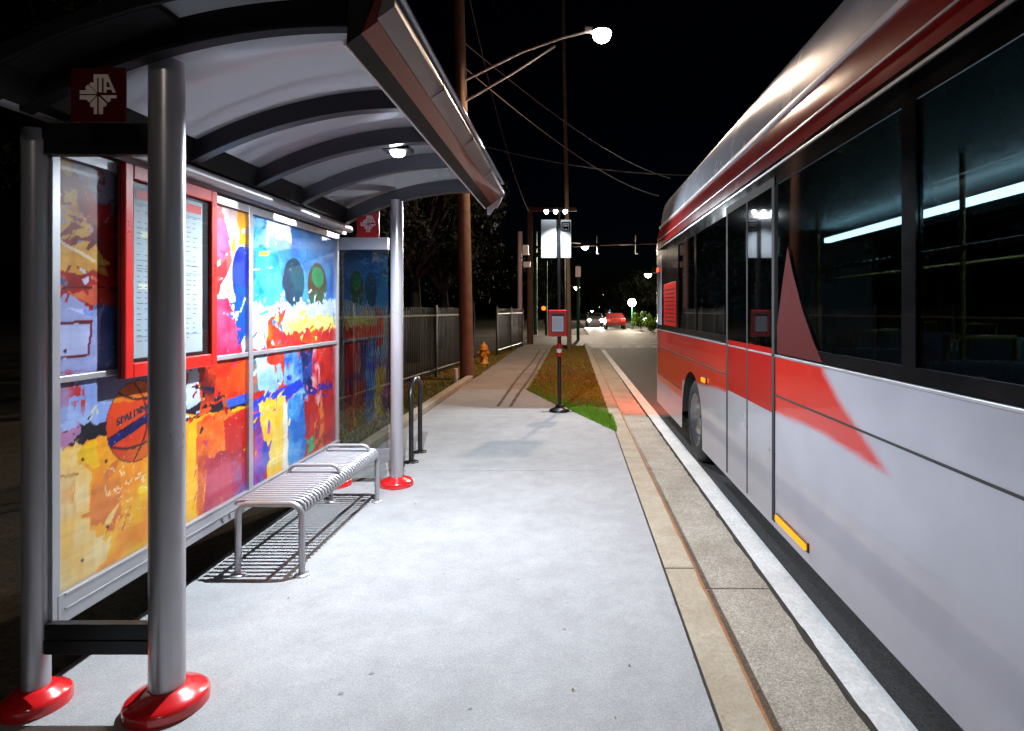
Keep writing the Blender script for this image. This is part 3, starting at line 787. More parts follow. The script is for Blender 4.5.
for (a, b, c, d) in ((-.485, -.245, 2.42, 3.02), (-.225, -.015, 2.42, 3.02)):
    fl = MB().box(a, b, 9.283, 9.287, c, d).build('flag', M['flag'], ss, bevel=.001)
    MB().box(a, b, 9.289, 9.294, c+.05, c+.07).build('bracket', M['black'], fl)
    if a > -.3:
        sy = MB(); fx0, fx1, fz0, fz1 = -.165, -.030, 2.835, 2.985
        for (p, q, r_, s_) in ((fx0, fx1, fz1-.018, fz1), (fx0, fx1, fz0, fz0+.018), (fx0, fx0+.018, fz0+.018, fz1-.018), (fx1-.018, fx1, fz0+.018, fz1-.018)): sy.box(p, q, 9.2805, 9.2825, r_, s_)
        m_ = (fx0+fx1)/2
        sy.prism([(m_-.042, fz0+.045), (m_+.042, fz0+.045), (m_+.042, fz0+.075), (m_+.034, fz0+.112), (m_-.034, fz0+.112), (m_-.042, fz0+.075)], 9.2805, 9.2825, 'xz')
        sy.box(m_-.036, m_-.018, 9.2805, 9.2825, fz0+.028, fz0+.046); sy.box(m_+.018, m_+.036, 9.2805, 9.2825, fz0+.028, fz0+.046)
        sy.build('bus_symbol', M['symbol'], fl)
        MB().box(m_-.028, m_+.028, 9.2790, 9.2803, fz0+.078, fz0+.101).build('symbol_window', M['flag'], fl)
lm = MB(); lm.box(-.42, -.08, 9.19, 9.22, 3.15, 3.18); lm.tube([(-.20, 9.3, 2.98), (-.20, 9.3, 3.19), (-.25, 9.2, 3.19)], .012, 8)
M['signlamp'] = emit('sign_lamp_lens', (.85, .93, 1.0), 22)
lmo = lm.build('sign_lamp', M['black'], ss)
for x in (-.40, -.255, -.105):
    MB().lathe([(0, -.045), (.025, -.03), (.036, 0), (.03, .02)], (x, 9.205, 3.14), 16).build('lens', M['signlamp'], lmo, recalc=False)
light('sign_light', 'SPOT', (-.255, 9.195, 3.075), 440, (.85, .93, 1.0), lmo, .02, 146, .42, (R(-50), 0, 0))

# ================================================================== POLES AND LAMPS
SOD = (1.0, .72, .52)
M['sodium'] = emit('street_lamp_glass', (1.0, .84, .66), 60)
up = thing('utility_pole', 'leaning wooden utility pole carrying the bright street lamp arm', 'utility pole', (-2.47, 13.9, 0))
MB().tube([(-2.47, 13.9, -.2), (-2.55, 13.9, 4), (-2.72, 13.9, 11.5)], [.165, .15, .11], 20).build('pole', M['wood'], up)
LPX, LPZ = .70, 8.12
am = MB()
am.tube([(-2.60, 13.85, 6.95), (-1.2, 13.85, 7.65), (-.2, 13.85, 8.0), (.35, 13.85, 8.13)], .03, 10)
am.tube([(-2.60, 13.85, 6.45), (-1.4, 13.85, 7.15), (-.4, 13.85, 7.8)], .028, 10)
am.build('lamp_arm', M['steel'], up)
lh = MB(); lh.lathe([(.0, .16), (.12, .14), (.20, .07), (.22, 0)], (LPX, 13.85, LPZ), 24); lh.box(.3, LPX-.15, 13.79, 13.91, LPZ+.0, LPZ+.1)
lho = lh.build('lamp_head', M['steel'], up)
MB().lathe([(.215, 0), (.22, -.06), (.18, -.16), (.10, -.22), (0, -.24)], (LPX, 13.85, LPZ), 24).build('lens', M['sodium'], lho, recalc=False)
light('street_lamp_light', 'SPOT', (LPX, 13.85, LPZ-.27), 2300, SOD, lho, .12, 172, .3)
st = MB()
for z in (.62, .9): st.box(-2.40, -2.30, 13.72, 13.74, z, z+.16)
# small marker stake
mk = MB().tube([(-2.62, 13.3, -.05), (-2.62, 13.3, .28)], .05, 10); o = mk.build('marker_stake', M['white']); tag(o, 'short white marker stake at foot of nearest wooden pole', 'marker')

# a second pole and lamp of the same line, standing behind the viewer
u2 = thing('utility_pole', 'wooden utility pole with street lamp back along the road', 'utility pole', (-2.9, -9, 0))
MB().tube([(-2.9, -9, -.2), (-3.0, -9, 11)], [.165, .11], 16).build('pole', M['wood'], u2)
MB().tube([(-2.9, -9, 6.9), (-.6, -9, 7.8), (1.0, -9, 8.0)], .03, 8).build('lamp_arm', M['steel'], u2)
l2 = MB().lathe([(.0, .16), (.12, .14), (.20, .07), (.22, 0)], (1.2, -9, 8.0), 20).build('lamp_head', M['steel'], u2)
MB().lathe([(.215, 0), (.22, -.06), (.18, -.16), (0, -.22)], (1.2, -9, 8.0), 20).build('lens', M['sodium'], l2, recalc=False)
light('street_lamp_light', 'SPOT', (1.2, -9, 7.74), 420, (1, .86, .74), l2, .12, 172, .3)
def wpole(name, label, x, y, h, r, m, lean=0, z0=-.2, group=None):
    o = MB().tube([(x, y, z0), (x+lean*.5, y, h*.5), (x+lean, y, h)], [r*1.15, r, r*.75], 14).build(name, m)
    return tag(o, label, 'utility pole', group)
wpole('utility_pole', 'very tall thin wooden pole behind the bus stop sign flags', -.10, 23.6, 16, .085, M['wood_pale'], -.30)
gp = thing('gantry_frame', 'wooden pole with reddish crossbar behind the bus stop sign', 'pole', (-2.02, 28.6, 0))
MB().tube([(-2.02, 28.6, -.2), (-2.05, 28.6, 6.6)], [.16, .13], 14).build('pole', M['wood'], gp)
MB().box(-2.1, .22, 28.52, 28.62, 6.38, 6.56).build('crossbar', M['red_dark'], gp)
M['pink'] = mat('pale_pvc', (.55, .42, .45), .5, 0, .1, 5)
wp_ = thing('conduit_pole', 'pale pink metal pole standing at end of the far fence', 'pole', (-2.33, 26.4, 0))
MB().tube([(-2.33, 26.4, .0), (-2.33, 26.4, 5.1)], .10, 14).build('pole', M['pink'], wp_)
MB().box(-2.20, -1.95, 26.3, 26.5, 4.05, 4.5).build('equipment_box', M['steel'], wp_); MB().box(-2.16, -1.86, 26.2, 26.4, 3.5, 3.75).build('equipment_box', M['steel'], wp_)

# wires
def wire(a, b, sag, label, r=.012, group='overhead wires crossing the road'):
    pts = []
    for i in range(25):
        t = i/24; p = Vector(a).lerp(Vector(b), t); p.z -= sag*4*t*(1-t); pts.append(p)
    o = MB().tube(pts, r, 6).build('overhead_wire', M['wirem']); tag(o, label, 'wire', group)
M['wirem'] = mat('wire_sheath', (.22, .19, .17), .5)
wire((-2.66, 13.9, 8.0), (5.0, 30, 8.3), .5, 'upper overhead wire sagging from pole towards the bus roof', .012)
wire((-2.64, 13.9, 7.4), (4.4, 30, 7.4), .5, 'middle overhead wire just below the upper wire', .010)
wire((-3.5, 23.6, 8.15), (6, 23.6, 7.0), .35, 'lowest overhead wire crossing level with the shelter roof', .018)
wire((-2.69, 13.9, 10.2), (-2.05, 28.6, 6.3), .8, 'overhead wire running down the street between the wooden poles', .012)

# ---- traffic signals
ts = thing('traffic_signal', 'long reddish mast arm with two hanging traffic signals over junction', 'traffic signal', (-2.6, 42, 0))
MB().tube([(-2.6, 42, -.2), (-2.6, 42, 7.2)], .13, 14).build('pole', M['green_metal'], ts)
MB().tube([(-2.6, 42, 6.05), (3, 42, 6.3), (9.0, 42, 6.45)], [.10, .085, .06], 10).build('mast_arm', M['red_dark'], ts)
for x in (1.85, 4.6):
    s_ = MB().box(x-.09, x+.09, 41.8, 42.15, 5.6, 6.9); hd_ = s_.build('signal_head', M['dark_metal'], ts)
    for k in range(3): MB().lathe([(.0, 0), (.07, 0), (.08, -.12)], (x, 41.8, 5.85+k*.4), 14, axis='y').build('hood', M['black'], hd_)
nm = MB().box(-3.1, -1.0, 41.93, 41.97, 5.35, 5.70).build('street_name_sign', M['sign_green'], ts)
pd = thing('pedestrian_signal', 'green signal post with glowing orange hand lamp at the corner', 'pedestrian signal', (-1.75, 40, 0))
MB().tube([(-1.75, 40, -.2), (-1.75, 40, 4.9)], .09, 12).build('pole', M['green_metal'], pd)
hd_ = MB().box(-2.1, -1.72, 39.75, 39.95, 1.52, 1.92).build('signal_head', M['black'], pd)
M['orange'] = emit('orange_signal', (1.0, .10, .01), 5)
MB().lathe([(0, -.03), (.10, -.02), (.14, 0)], (-1.91, 39.74, 1.72), 18, axis='y').build('lamp', M['orange'], hd_, recalc=False)
tg = thing('signal_post', 'slim green post right behind the tall wooden pole', 'pole', (.35, 34, 0))
MB().tube([(.35, 34, -.2), (.35, 34, 4.2)], .09, 12).build('pole', M['green_metal'], tg)
MB().box(.2, .5, 33.8, 33.9, 3.5, 4.1).build('sign_panel', M['steel'], tg)

# ---- far street lamps
def street_lamp(px, py, d, label, arm=1.5, power=600, rad=.22, col=(1., .82, .62), side=-1, es=30):
    x = (px-CX)*d/F; z = H-(py-CY)*d/F
    t = thing('street_lamp', label, 'street lamp', (x+side*arm, d, 0), 'street lamps along the avenue')
    MB().tube([(x+side*arm, d, -.15), (x+side*arm, d, z+.1), (x+side*arm*.6, d, z+.35), (x, d, z+.25)], [.09, .07, .05, .04], 10).build('pole', M['dark_metal'], t)
    hd = MB().lathe([(0, .28), (rad*.6, .25), (rad, .12)], (x, d, z), 14).build('lamp_head', M['dark_metal'], t)
    m = emit('far_lamp_glass', col, es)
    MB().lathe([(rad, .12), (rad*.95, 0), (rad*.6, -rad*.6), (0, -rad*.8)], (x, d, z), 14).build('lens', m, hd, recalc=False)
    if power: light('street_lamp_light', 'POINT', (x, d, z-rad-.15), power, col, hd, .2)
street_lamp(585, 247, 46, 'street lamp hanging highest over the junction beneath the mast arm', 1.6, 3800, .30)
street_lamp(577, 288, 95, 'street lamp low beside the slim green post', 2.0, 1500, .45)
street_lamp(648, 275, 75, 'street lamp just beside the rear corner of the bus', 3.0, 2500, .45, side=1)
street_lamp(618, 297, 130, 'small street lamp farther down the avenue beyond the post light', 2.5, 0, .45)
street_lamp(599, 306, 190, 'tiny street lamp near the avenue end with white glow', 2.5, 0, .5, (.9, .95, 1))
street_lamp(592, 311, 230, 'tiniest street lamp low at the avenue end', 2.5, 0, .5, (1, .9, .8))
street_lamp(604, 295, 260, 'faint street lamp highest at the avenue end', 2.5, 0, .4)
street_lamp(622, 301, 300, 'faint street lamp between the post light and the avenue end', 2.5, 0, .5)
street_lamp(586, 315, 330, 'low pale lamp just above the oncoming car roof', 2.5, 0, .6, (.9, .95, 1))
street_lamp(645, 319, 70, 'low white lamp between the bush and the rear end of the bus', .8, 150, .2, (.8, .95, 1))
street_lamp(610, 309, 280, 'small yellow lamp low above the red car', 2.5, 0, .5, (1, .7, .4))
# post light with the big glare
x = (632-CX)*52/F
pl = thing('post_light', 'bright globe post light on lawn across the junction', 'post light', (x, 52, 0))
MB().tube([(x, 52, -.2), (x, 52, 2.1)], .05, 10).build('post', M['green_metal'], pl)
MB().lathe([(0, .36), (.2, .30), (.33, .12), (.36, 0), (.33, -.12), (.2, -.30), (.06, -.36)], (x, 52, 2.25), 18).build('globe', emit('globe_glass', (1, .93, .80), 40), pl, recalc=False)
light('post_light_lamp', 'POINT', (x-.3, 51.4, 2.3), 1500, (1, .85, .62), pl, .3)

# ================================================================== HYDRANT
hy = thing('fire_hydrant', 'yellow fire hydrant on the grass beside the path', 'fire hydrant', (-2.66, 17.8, 0))
hx, hyy = -2.66, 17.8
MB().lathe([(0, 0), (.15, 0), (.15, .05), (.10, .06), (.10, .42), (.13, .43), (.13, .47), (.0, .47)], (hx, hyy, -.04), 20).build('barrel', M['yellow'], hy)
MB().lathe([(.12, .47), (.115, .54), (.08, .60), (.03, .62), (.03, .67), (0, .67)], (hx, hyy, -.04), 20).build('bonnet', M['yellow'], hy)
for s_ in (-1, 1): MB().tube([(hx, hyy, .31), (hx+s_*.17, hyy, .31)], .05, 12).build('nozzle', M['yellow'], hy)
MB().tube([(hx, hyy, .27), (hx, hyy-.18, .27)], .065, 12).build('pumper_nozzle', M['yellow'], hy)

# ================================================================== FENCES
def fence(ya, yb, label, post_step=2.4):
    xf = lambda y: -3.75+.0945*(y-9.6)
    t = thing('fence', label, 'fence', (xf(ya), ya, 0))
    n = int(round((yb-ya)/post_step)); ps = [ya+(yb-ya)*i/n for i in range(n+1)]
    for y in ps:
        x = xf(y); MB().box(x-.03, x+.03, y-.03, y+.03, -.1, 1.72).build('post', M['fence'], t)
    for z in (.16, 1.47):
        MB().tube([(xf(ya), ya, z), (xf(yb), yb, z)], .022, 4).build('rail', M['fence_rail'], t)
    pk = MB(); y = ya+.06
    while y < yb:
        x = xf(y); pk.box(x-.008, x+.008, y-.008, y+.008, .06, 1.66); y += .105
    pk.build('picket_panel', M['fence'], t)
M['fence'] = mat('black_fence_paint', (.012, .012, .013), .45, 0, .2, 10)
M['fence_rail'] = mat('fence_rail_paint', (.30, .32, .32), .3, .5, .2, 10)
fence(5.6, 16.5, 'long black picket fence running behind the shelter to the wooden pole')
fence(21.0, 26.1, 'shorter black picket fence farther along beyond the hydrant')

# ================================================================== TREES AND SHRUBS
M['bark'] = mat('bark', (.008, .006, .005), .9, 0, .3, 12, .6, 20)
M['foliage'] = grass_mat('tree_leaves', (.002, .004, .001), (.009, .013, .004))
M['foliage_b'] = grass_mat('bush_leaves', (.05, .12, .01), (.12, .20, .02))
def tree(label, x, y, h, rad, z0, n, leaf=.14, m='foliage', cat='tree', name='tree', clumps=16, seed=1, trunk=True, group=None):
    rd = random.Random(seed)
    t = thing(name, label, cat, (x, y, 0), group)
    cs_ = []
    tr = MB()
    if trunk: tr.tube([(x, y, -.3), (x+.1, y, z0*.6), (x, y+.1, z0+rad*.4), (x, y, h*.8)], [.22, .18, .14, .05], 10)
    else: tr.tube([(x, y, -.1), (x, y, z0+.15)], .03, 6)
    for i in range(clumps):
        a = rd.uniform(0, 2*PI); rr = rad*math.sqrt(rd.random())*.85; zz = rd.uniform(z0+.1*h, h*.93)
        sh_ = math.sin(PI*min(1, max(.18, (zz-z0)/(h-z0+.01))))**.5
        c = Vector((x+rr*sh_*math.cos(a), y+rr*sh_*math.sin(a), zz)); cs_.append((c, rad*rd.uniform(.22, .42)))
        if trunk: tr.tube([(x, y, z0+rad*.1*rd.random()), ((x+c.x)/2, (y+c.y)/2, (z0+c.z)/2+.2), tuple(c)], [.09, .05, .02], 6)
    tr.build('trunk', M['bark'], t)
    g = MB(); vs = []; fs = []
    for i in range(n):
        c, r_ = cs_[rd.randrange(len(cs_))]
        d = Vector((rd.gauss(0, 1), rd.gauss(0, 1), rd.gauss(0, .8))); d.normalize(); p = c+d*r_*(rd.random()**.4)
        s = leaf*rd.uniform(.5, 1.2)
        a = Vector((rd.gauss(0, 1), rd.gauss(0, 1), rd.gauss(0, 1))).normalized(); b = a.cross(d)
        if b.length < .1: continue
        b.normalize(); o = len(vs)
        vs += [p+a*s, p+b*s*.45, p-a*s, p-b*s*.45]; fs.append((o, o+1, o+2, o+3))
    g.add(vs, fs); g.build('crown', M[m], t, recalc=False)
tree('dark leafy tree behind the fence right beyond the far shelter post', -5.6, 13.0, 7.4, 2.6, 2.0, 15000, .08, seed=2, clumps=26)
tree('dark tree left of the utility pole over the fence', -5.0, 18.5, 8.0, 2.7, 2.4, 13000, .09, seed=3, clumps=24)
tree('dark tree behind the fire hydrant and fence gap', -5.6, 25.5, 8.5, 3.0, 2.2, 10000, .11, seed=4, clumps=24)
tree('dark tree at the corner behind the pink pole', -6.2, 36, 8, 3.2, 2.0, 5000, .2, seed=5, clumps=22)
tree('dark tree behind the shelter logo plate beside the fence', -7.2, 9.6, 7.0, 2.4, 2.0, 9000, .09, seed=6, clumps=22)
tree('round bright green bush below the post light', (641-CX)*50/F, 50, 1.35, 1.1, .2, 2500, .10, 'foliage_b', 'bush', 'bush', 14, 8, False)
tree('low green bush close to the rear corner of the bus', (658-CX)*46/F, 46, 1.0, 1.1, .1, 2000, .10, 'foliage_b', 'bush', 'bush', 12, 9, False)
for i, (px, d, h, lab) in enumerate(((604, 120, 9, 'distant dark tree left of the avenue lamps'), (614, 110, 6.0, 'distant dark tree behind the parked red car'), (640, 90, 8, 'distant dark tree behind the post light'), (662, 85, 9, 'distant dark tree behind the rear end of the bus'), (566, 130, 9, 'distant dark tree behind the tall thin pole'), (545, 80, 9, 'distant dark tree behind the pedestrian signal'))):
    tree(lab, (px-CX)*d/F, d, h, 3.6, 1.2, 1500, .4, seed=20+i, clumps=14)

# ================================================================== CARS
def car(label, x, y, col, heading, lit):
    """heading +1: nose towards the camera"""
    t = thing('car', label, 'car', (x, y, ZR))
    pm = mat('car_paint', col, .3, .2, .05, 5, coat=.8)
    s = heading
    prof = [(-2.2, .35), (-2.25, .65), (-2.1, .85), (-1.2, 1.0), (-.6, 1.42), (.7, 1.45), (1.5, 1.08), (2.15, 1.0), (2.25, .6), (2.2, .35)]
    b = MB(); n = len(prof)
    for w0, w1 in ((.86, .86),):
        vs = []
        for sx in (-1, 1):
            for (u, v) in prof: vs.append((x+sx*(.87-max(0, v-.95)*.38), y+s*u*1.0, ZR+v))
        fs = [tuple(range(n)), tuple(range(2*n-1, n-1, -1))]+[(i, n+i, n+(i+1) % n, (i+1) % n) for i in range(n)]
        b.add(vs, fs)
    b.build('body', pm, t, bevel=.05)
    for (u0, u1, v) in ((-1.12, -.66, 0), (.78, 1.42, 0)):
        z0_, z1_ = (1.06, 1.38) if u0 < 0 else (1.40, 1.12)
        MB().add([(x-.68, y+s*(u0-.02), ZR+z0_), (x+.68, y+s*(u0-.02), ZR+z0_), (x+.62, y+s*(u1-.02), ZR+z1_+.02), (x-.62, y+s*(u1-.02), ZR+z1_+.02)], [(0, 1, 2, 3)]).build('windscreen' if u0 < 0 else 'rear_window', M['glass_dark'], t)
    for sx in (-1, 1):
        MB().box(x+sx*.845, x+sx*.85, y+s*-.55, y+s*.7, ZR+1.02, ZR+1.3).build('side_window', M['glass_dark'], t)
        for u in (-1.35, 1.4):
            w = MB().lathe([(.0, -.1), (.30, -.1), (.33, -.06), (.33, .1), (.2, .12), (0, .12)], (x+sx*.80, y+s*u, ZR+.33), 20, axis='x').build('wheel', M['tyre'], t)
        hl = MB().lathe([(.0, .05), (.11, .03), (.15, 0)], (x+sx*.62, y+s*-2.24, ZR+.68), 14, axis='y')
        hl.build('headlight', M['headlamp'] if lit else M['alloy'], t, recalc=False)
        MB().box(x+sx*.5, x+sx*.80, y+s*2.22, y+s*2.27, ZR+.75, ZR+.9).build('tail_light', M['tail'], t)
        if lit: light('headlamp_light', 'SPOT', (x+sx*.62, y-heading*2.35, ZR+.66), 1400, (1, .93, .82), t, .07, 60, .6, (R(86), 0, 0 if heading < 0 else PI))
M['glass_dark'] = mat('dark_glass', (.015, .018, .02), .08)
M['headlamp'] = emit('headlamp', (1, .9, .78), 160)
M['tail'] = emit('tail_lamp', (1, .02, .01), 6)
car('oncoming car with both headlights glaring down the avenue', (583-CX)*62/F+1.2, 62, (.2, .2, .22), 1, True)
car('red car parked across the junction beyond the crossing', (614-CX)*54/F, 54, (.12, .008, .008), -1, False)

# far buildings
def building(label, px0, px1, d, h, col, lit=None):
    x0, x1 = (px0-CX)*d/F, (px1-CX)*d/F
    t = thing('building', label, 'building', ((x0+x1)/2, d, 0))
    MB().box(x0, x1, d, d+8, -.2, h).build('wall', mat('far_wall', col, .8, 0, .1, 2), t)
    MB().box(x0-.2, x1+.2, d-.3, d+8.2, h, h+.3).build('roof', M['dark_metal'], t)
    n = max(1, int((x1-x0)/2.2))
    for i in range(n):
        xx = x0+(x1-x0)*(i+.25)/n
        w = MB().box(xx, xx+1.0, d-.05, d+.02, .9, 2.0).build('window', lit if (lit and i % 2 == 0) else M['glass_dark'], t)
        MB().box(xx-.08, xx+1.08, d-.10, d-.05, .8, .88).build('sill', M['white'], w)
M['winlit'] = emit('lit_window', (.6, .85, 1), 3)
M['winwarm'] = emit('lit_window_warm', (1, .7, .4), 2.5)
building('low distant shop with cool lit windows beyond the parked red car', 604, 622, 140, 3.2, (.25, .26, .27), M['winlit'])
building('low distant house with warm lit windows beyond the post light', 636, 668, 120, 3.4, (.3, .28, .25), M['winwarm'])

# ================================================================== BUS
BX0, BX1, BY0, BY1 = 1.37, 3.93, -2.4, 9.72
bus = thing('bus', 'white and red city bus passing close beside the kerb', 'bus', (2.65, 3.6, ZR))
RC = .22
def plan(inset=0., step=.1, rc=RC):
    """closed plan outline; starts at the kerb side front, runs to the rear"""
    x0, x1, y0, y1 = BX0+inset, BX1-inset, BY0+inset, BY1-inset; pts = []
    def line(a, b):
        L = math.dist(a, b); n = max(1, int(L/step)); return [(a[0]+(b[0]-a[0])*i/n, a[1]+(b[1]-a[1])*i/n) for i in range(n)]
    pts += line((x0, y0+rc), (x0, y1-rc)); pts += arc((x0+rc, y1-rc), rc, PI, PI/2, 8)[:-1]
    pts += line((x0+rc, y1), (x1-rc, y1)); pts += arc((x1-rc, y1-rc), rc, PI/2, 0, 8)[:-1]
    pts += line((x1, y1-rc), (x1, y0+rc)); pts += arc((x1-rc, y0+rc), rc, 0, -PI/2, 8)[:-1]
    pts += line((x1-rc, y0), (x0+rc, y0)); pts += arc((x0+rc, y0+rc), rc, -PI/2, -PI, 8)[:-1]
    return pts
def band(name, zs, m, insets=None, step=.1, parent=bus, botfn=None, colfn=None, smooth=True):
    insets = insets or [0]*len(zs)
    rows = [plan(i, step) for i in insets]
    n = min(len(r_) for r_ in rows); base = plan(insets[0], step)
    pts0 = plan(0, step); n = len(pts0)
    cx_, cy_ = (BX0+BX1)/2, (BY0+BY1)/2; hx_, hy_ = (BX1-BX0)/2, (BY1-BY0)/2
    vs = []
    for k, z in enumerate(zs):
        for (px_, py_) in pts0:
            X = cx_+(px_-cx_)*(hx_-insets[k])/hx_; Y = cy_+(py_-cy_)*(hy_-insets[k])/hy_
            zz = z
            if botfn: 
                b_ = botfn(X, Y); zz = b_+(z-zs[0])*(zs[-1]-b_)/(zs[-1]-zs[0])
            vs.append((X, Y, zz))
    fs = [(k*n+i, k*n+(i+1) % n, (k+1)*n+(i+1) % n, (k+1)*n+i) for k in range(len(zs)-1) for i in range(n)]
    mb = MB(); mb.add(vs, fs, 0, smooth); o = mb.build(name, m, parent, recalc=False)
    if colfn:
        me = o.data; at = me.color_attributes.new('paint', 'FLOAT_COLOR', 'POINT')
        V = np.array(vs); c = colfn(V); c = np.concatenate([c, np.ones((len(c), 1))], 1); at.data.foreach_set('color', c.astype(np.float32).ravel())
    return o
WR, WF, WRAD = 6.78, .35, .56
def skirt(X, Y):
    b_ = .13
    for wc in (WR, WF):
        d = abs(Y-wc)
        if d < WRAD: b_ = max(b_, -.13+.47+math.sqrt(max(0, WRAD**2-d*d))*.98)
    return b_
REDS = np.array((.40, .014, .010)); GREYS = np.array((.30, .30, .345)); BEIGE = np.array((.42, .41, .45))
def side_paint(V):
    Y, Z = V[:, 1], V[:, 2]; C = np.tile(GREYS, (len(V), 1))
    k = 0; poly = [(9.5, 1.40), (3.20, 1.40), (3.22, 1.27), (3.02, 1.13), (2.55, .885), (3.3, .93), (4.3, .90), (5.6, .86), (9.5, .55)]
    for a in (-.04, -.02, 0, .02, .04):
        for b in (-.012, 0, .012): k = k+inpoly(Y+a, Z+b, poly).astype(float)
    k = (k/15*(V[:, 0] < 2.6))[:, None]
    low = (Y > 7.35) & (Z > .5) & (V[:, 0] < 2.6)
    C = C*(1-k)+REDS*k; C[low] = REDS
    C[(Y > 9.45)] = GREYS
    return C
M['bus_paint'] = attr_mat('bus_paint', .28, .7, .06, 3)
zs = [.13+i*.02 for i in range(59)]
band('lower_body', zs, M['bus_paint'], None, .016, botfn=skirt, colfn=side_paint)
# crease strips and rub rails
def strip(name, z, h, proud, m, y0=BY0+.3, y1=BY1-.3, parent=bus, ret=False):
    return MB().box(BX0-proud, BX0+.0015, y0, y1, z, z+h).build(name, m, parent, bevel=.002)
strip('crease_strip', 1.022, .012, .004, M['rubber'])
strip('rub_rail', .60, .012, .004, M['rubber'], WR+WRAD+.05, BY1-.4)
strip('sill_trim', 1.285, .014, .006, M['steel'])
strip('window_trim', 2.558, .014, .008, M['steel'])
# black band carrying the windows
M['bus_black'] = mat('bus_black_gloss', (.006, .006, .007), .12, 0, .1, 5, coat=.5)
bands = MB()
band('window_sill_band', [1.31, 1.37], M['bus_black'])
band('window_head_band', [2.44, 2.60], M['bus_black'])
wins = [(-1.9, -.75), (-.65, .75), (.85, 2.35), (2.45, 3.95), (5.25, 6.5), (6.6, 7.6)]
pil = [-2.2, -.7, .8, 2.4]
def pane(y0_, y1_, x, parent=bus, nm='window'):
    s = 1 if x > 2.6 else -1
    w = MB().box(x-.004, x+.004, y0_, y1_, 1.37, 2.44).build(nm, M['glass_bus'], parent)
    return w
for (a_, b_) in wins:
    pane(a_, b_, BX0+.012); pane(a_, b_, BX1-.012)
pane(3.95, 5.25, BX1-.012)
for side in (BX0, BX1):
    prev = BY0+.15
    for (a_, b_) in wins:
        if a_-prev > .01 and not (prev > 3.9 and a_ < 5.3 and side == BX0) and not (side == BX1 and abs(a_-5.25) < .01):
            MB().box(side-.002 if side == BX0 else side-.03, side+.03 if side == BX0 else side+.002, prev, a_, 1.37, 2.44).build('window_pillar', M['bus_black'], bus)
        prev = b_
# rear quarter: red engine side panel and white corner
MB().box(BX0-.002, BX0+.03, 7.6, 9.0, 1.37, 2.44).build('rear_quarter', M['bus_black'], bus)
MB().box(BX1-.03, BX1+.002, 7.6, 9.3, 1.37, 2.44).build('rear_quarter', M['bus_black'], bus)
rqp = MB().box(BX0-.008, BX0-.003, 7.75, 8.75, 1.38, 1.98).build('engine_panel', M['bus_red'] if 'bus_red' in M else M['red'], bus, bevel=.002)
lv = MB()
for i in range(9): lv.box(BX0-.012, BX0-.008, 7.85, 8.65, 1.44+i*.055, 1.455+i*.055)
lv.build('louvre', M['black'], rqp)
# rear corner posts and back wall
cp = MB()
pts0 = [(BX0, 9.0), (BX0, BY1-RC)]+arc((BX0+RC, BY1-RC), RC, PI, PI/2, 8)+[(BX1-RC, BY1)]+arc((BX1-RC, BY1-RC), RC, PI/2, 0, 8)+[(BX1, 9.3)]
n = len(pts0); vs = [(x, y, 1.37) for x, y in pts0]+[(x, y, 2.44) for x, y in pts0]
cp.add(vs, [(i, i+1, n+i+1, n+i) for i in range(n-1)], 0, False); M['bus_white'] = mat('bus_white_paint', (.36, .39, .46), .26, .15, .04, 3)
cp.build('rear_corner', M['bus_white'], bus, recalc=False)
cp = MB(); pts0 = [(BX0, BY0+.2)]+arc((BX0+RC, BY0+RC), RC, -PI, -PI/2, 8)+[(BX1-RC, BY0)]+arc((BX1-RC, BY0+RC), RC, -PI/2, 0, 8)+[(BX1, BY0+.3)]
n = len(pts0); cp.add([(x, y, 1.37) for x, y in pts0]+[(x, y, 2.44) for x, y in pts0], [(i, i+1, n+i+1, n+i) for i in range(n-1)]); cp.build('windscreen', M['bus_black'], bus, recalc=False)
# upper red cornice, trims and roof fairing
M['bus_red'] = mat('bus_red_paint', (.26, .008, .008), .20, 0, .04, 3, spec=.35)
band('cornice', [2.60, 2.68, 2.76, 2.84, 2.90], M['bus_red'], [0, 0, .01, .025, .045])
band('cornice_trim', [2.90, 2.905, 2.93, 2.935], M['white'], [.045, .030, .030, .05])
strip('cornice_line', 2.695, .010, .006, M['steel'])
FZ = [2.935, 3.02, 3.14, 3.26, 3.33, 3.37, 3.385]
band('roof_fairing', FZ, M['bus_white'], [.06, .065, .08, .11, .15, .22, .34])
p = plan(0, .1); cx_, cy_ = (BX0+BX1)/2, (BY0+BY1)/2; k1 = ((BX1-BX0)/2-.34)/((BX1-BX0)/2); k2 = ((BY1-BY0)/2-.34)/((BY1-BY0)/2)
MB().add([(cx_+(x-cx_)*k1, cy_+(y-cy_)*k2, 3.385) for x, y in p], [tuple(range(len(p)))]).build('roof', M['bus_white'], bus, recalc=False)
M['door_grey'] = mat('door_grey_paint', (.27, .27, .30), .3, 0, .08, 5, coat=.6)
dr = MB(); DX = BX0-.006
dy0, dy1 = 3.98, 5.22
fr_ = dr.box(DX, BX0+.02, dy0, dy0+.05, .17, 2.5).box(DX, BX0+.02, dy1-.05, dy1, .17, 2.5).box(DX, BX0+.02, dy0+.05, dy1-.05, 2.44, 2.5).box(DX, BX0+.02, 4.585, 4.615, .17, 2.44).build('exit_door', M['rubber'], bus)
for a_, b_ in ((dy0+.05, 4.585), (4.615, dy1-.05)):
    MB().box(BX0-.004, BX0+.012, a_, b_, 1.34, 2.44).build('door_pane', M['glass_bus'], fr_)
    MB().box(BX0-.005, BX0+.012, a_, b_, .90, 1.34).build('door_panel', M['bus_red'], fr_)
    MB().box(BX0-.005, BX0+.012, a_, b_, .17, .90).build('door_panel', M['door_grey'], fr_)
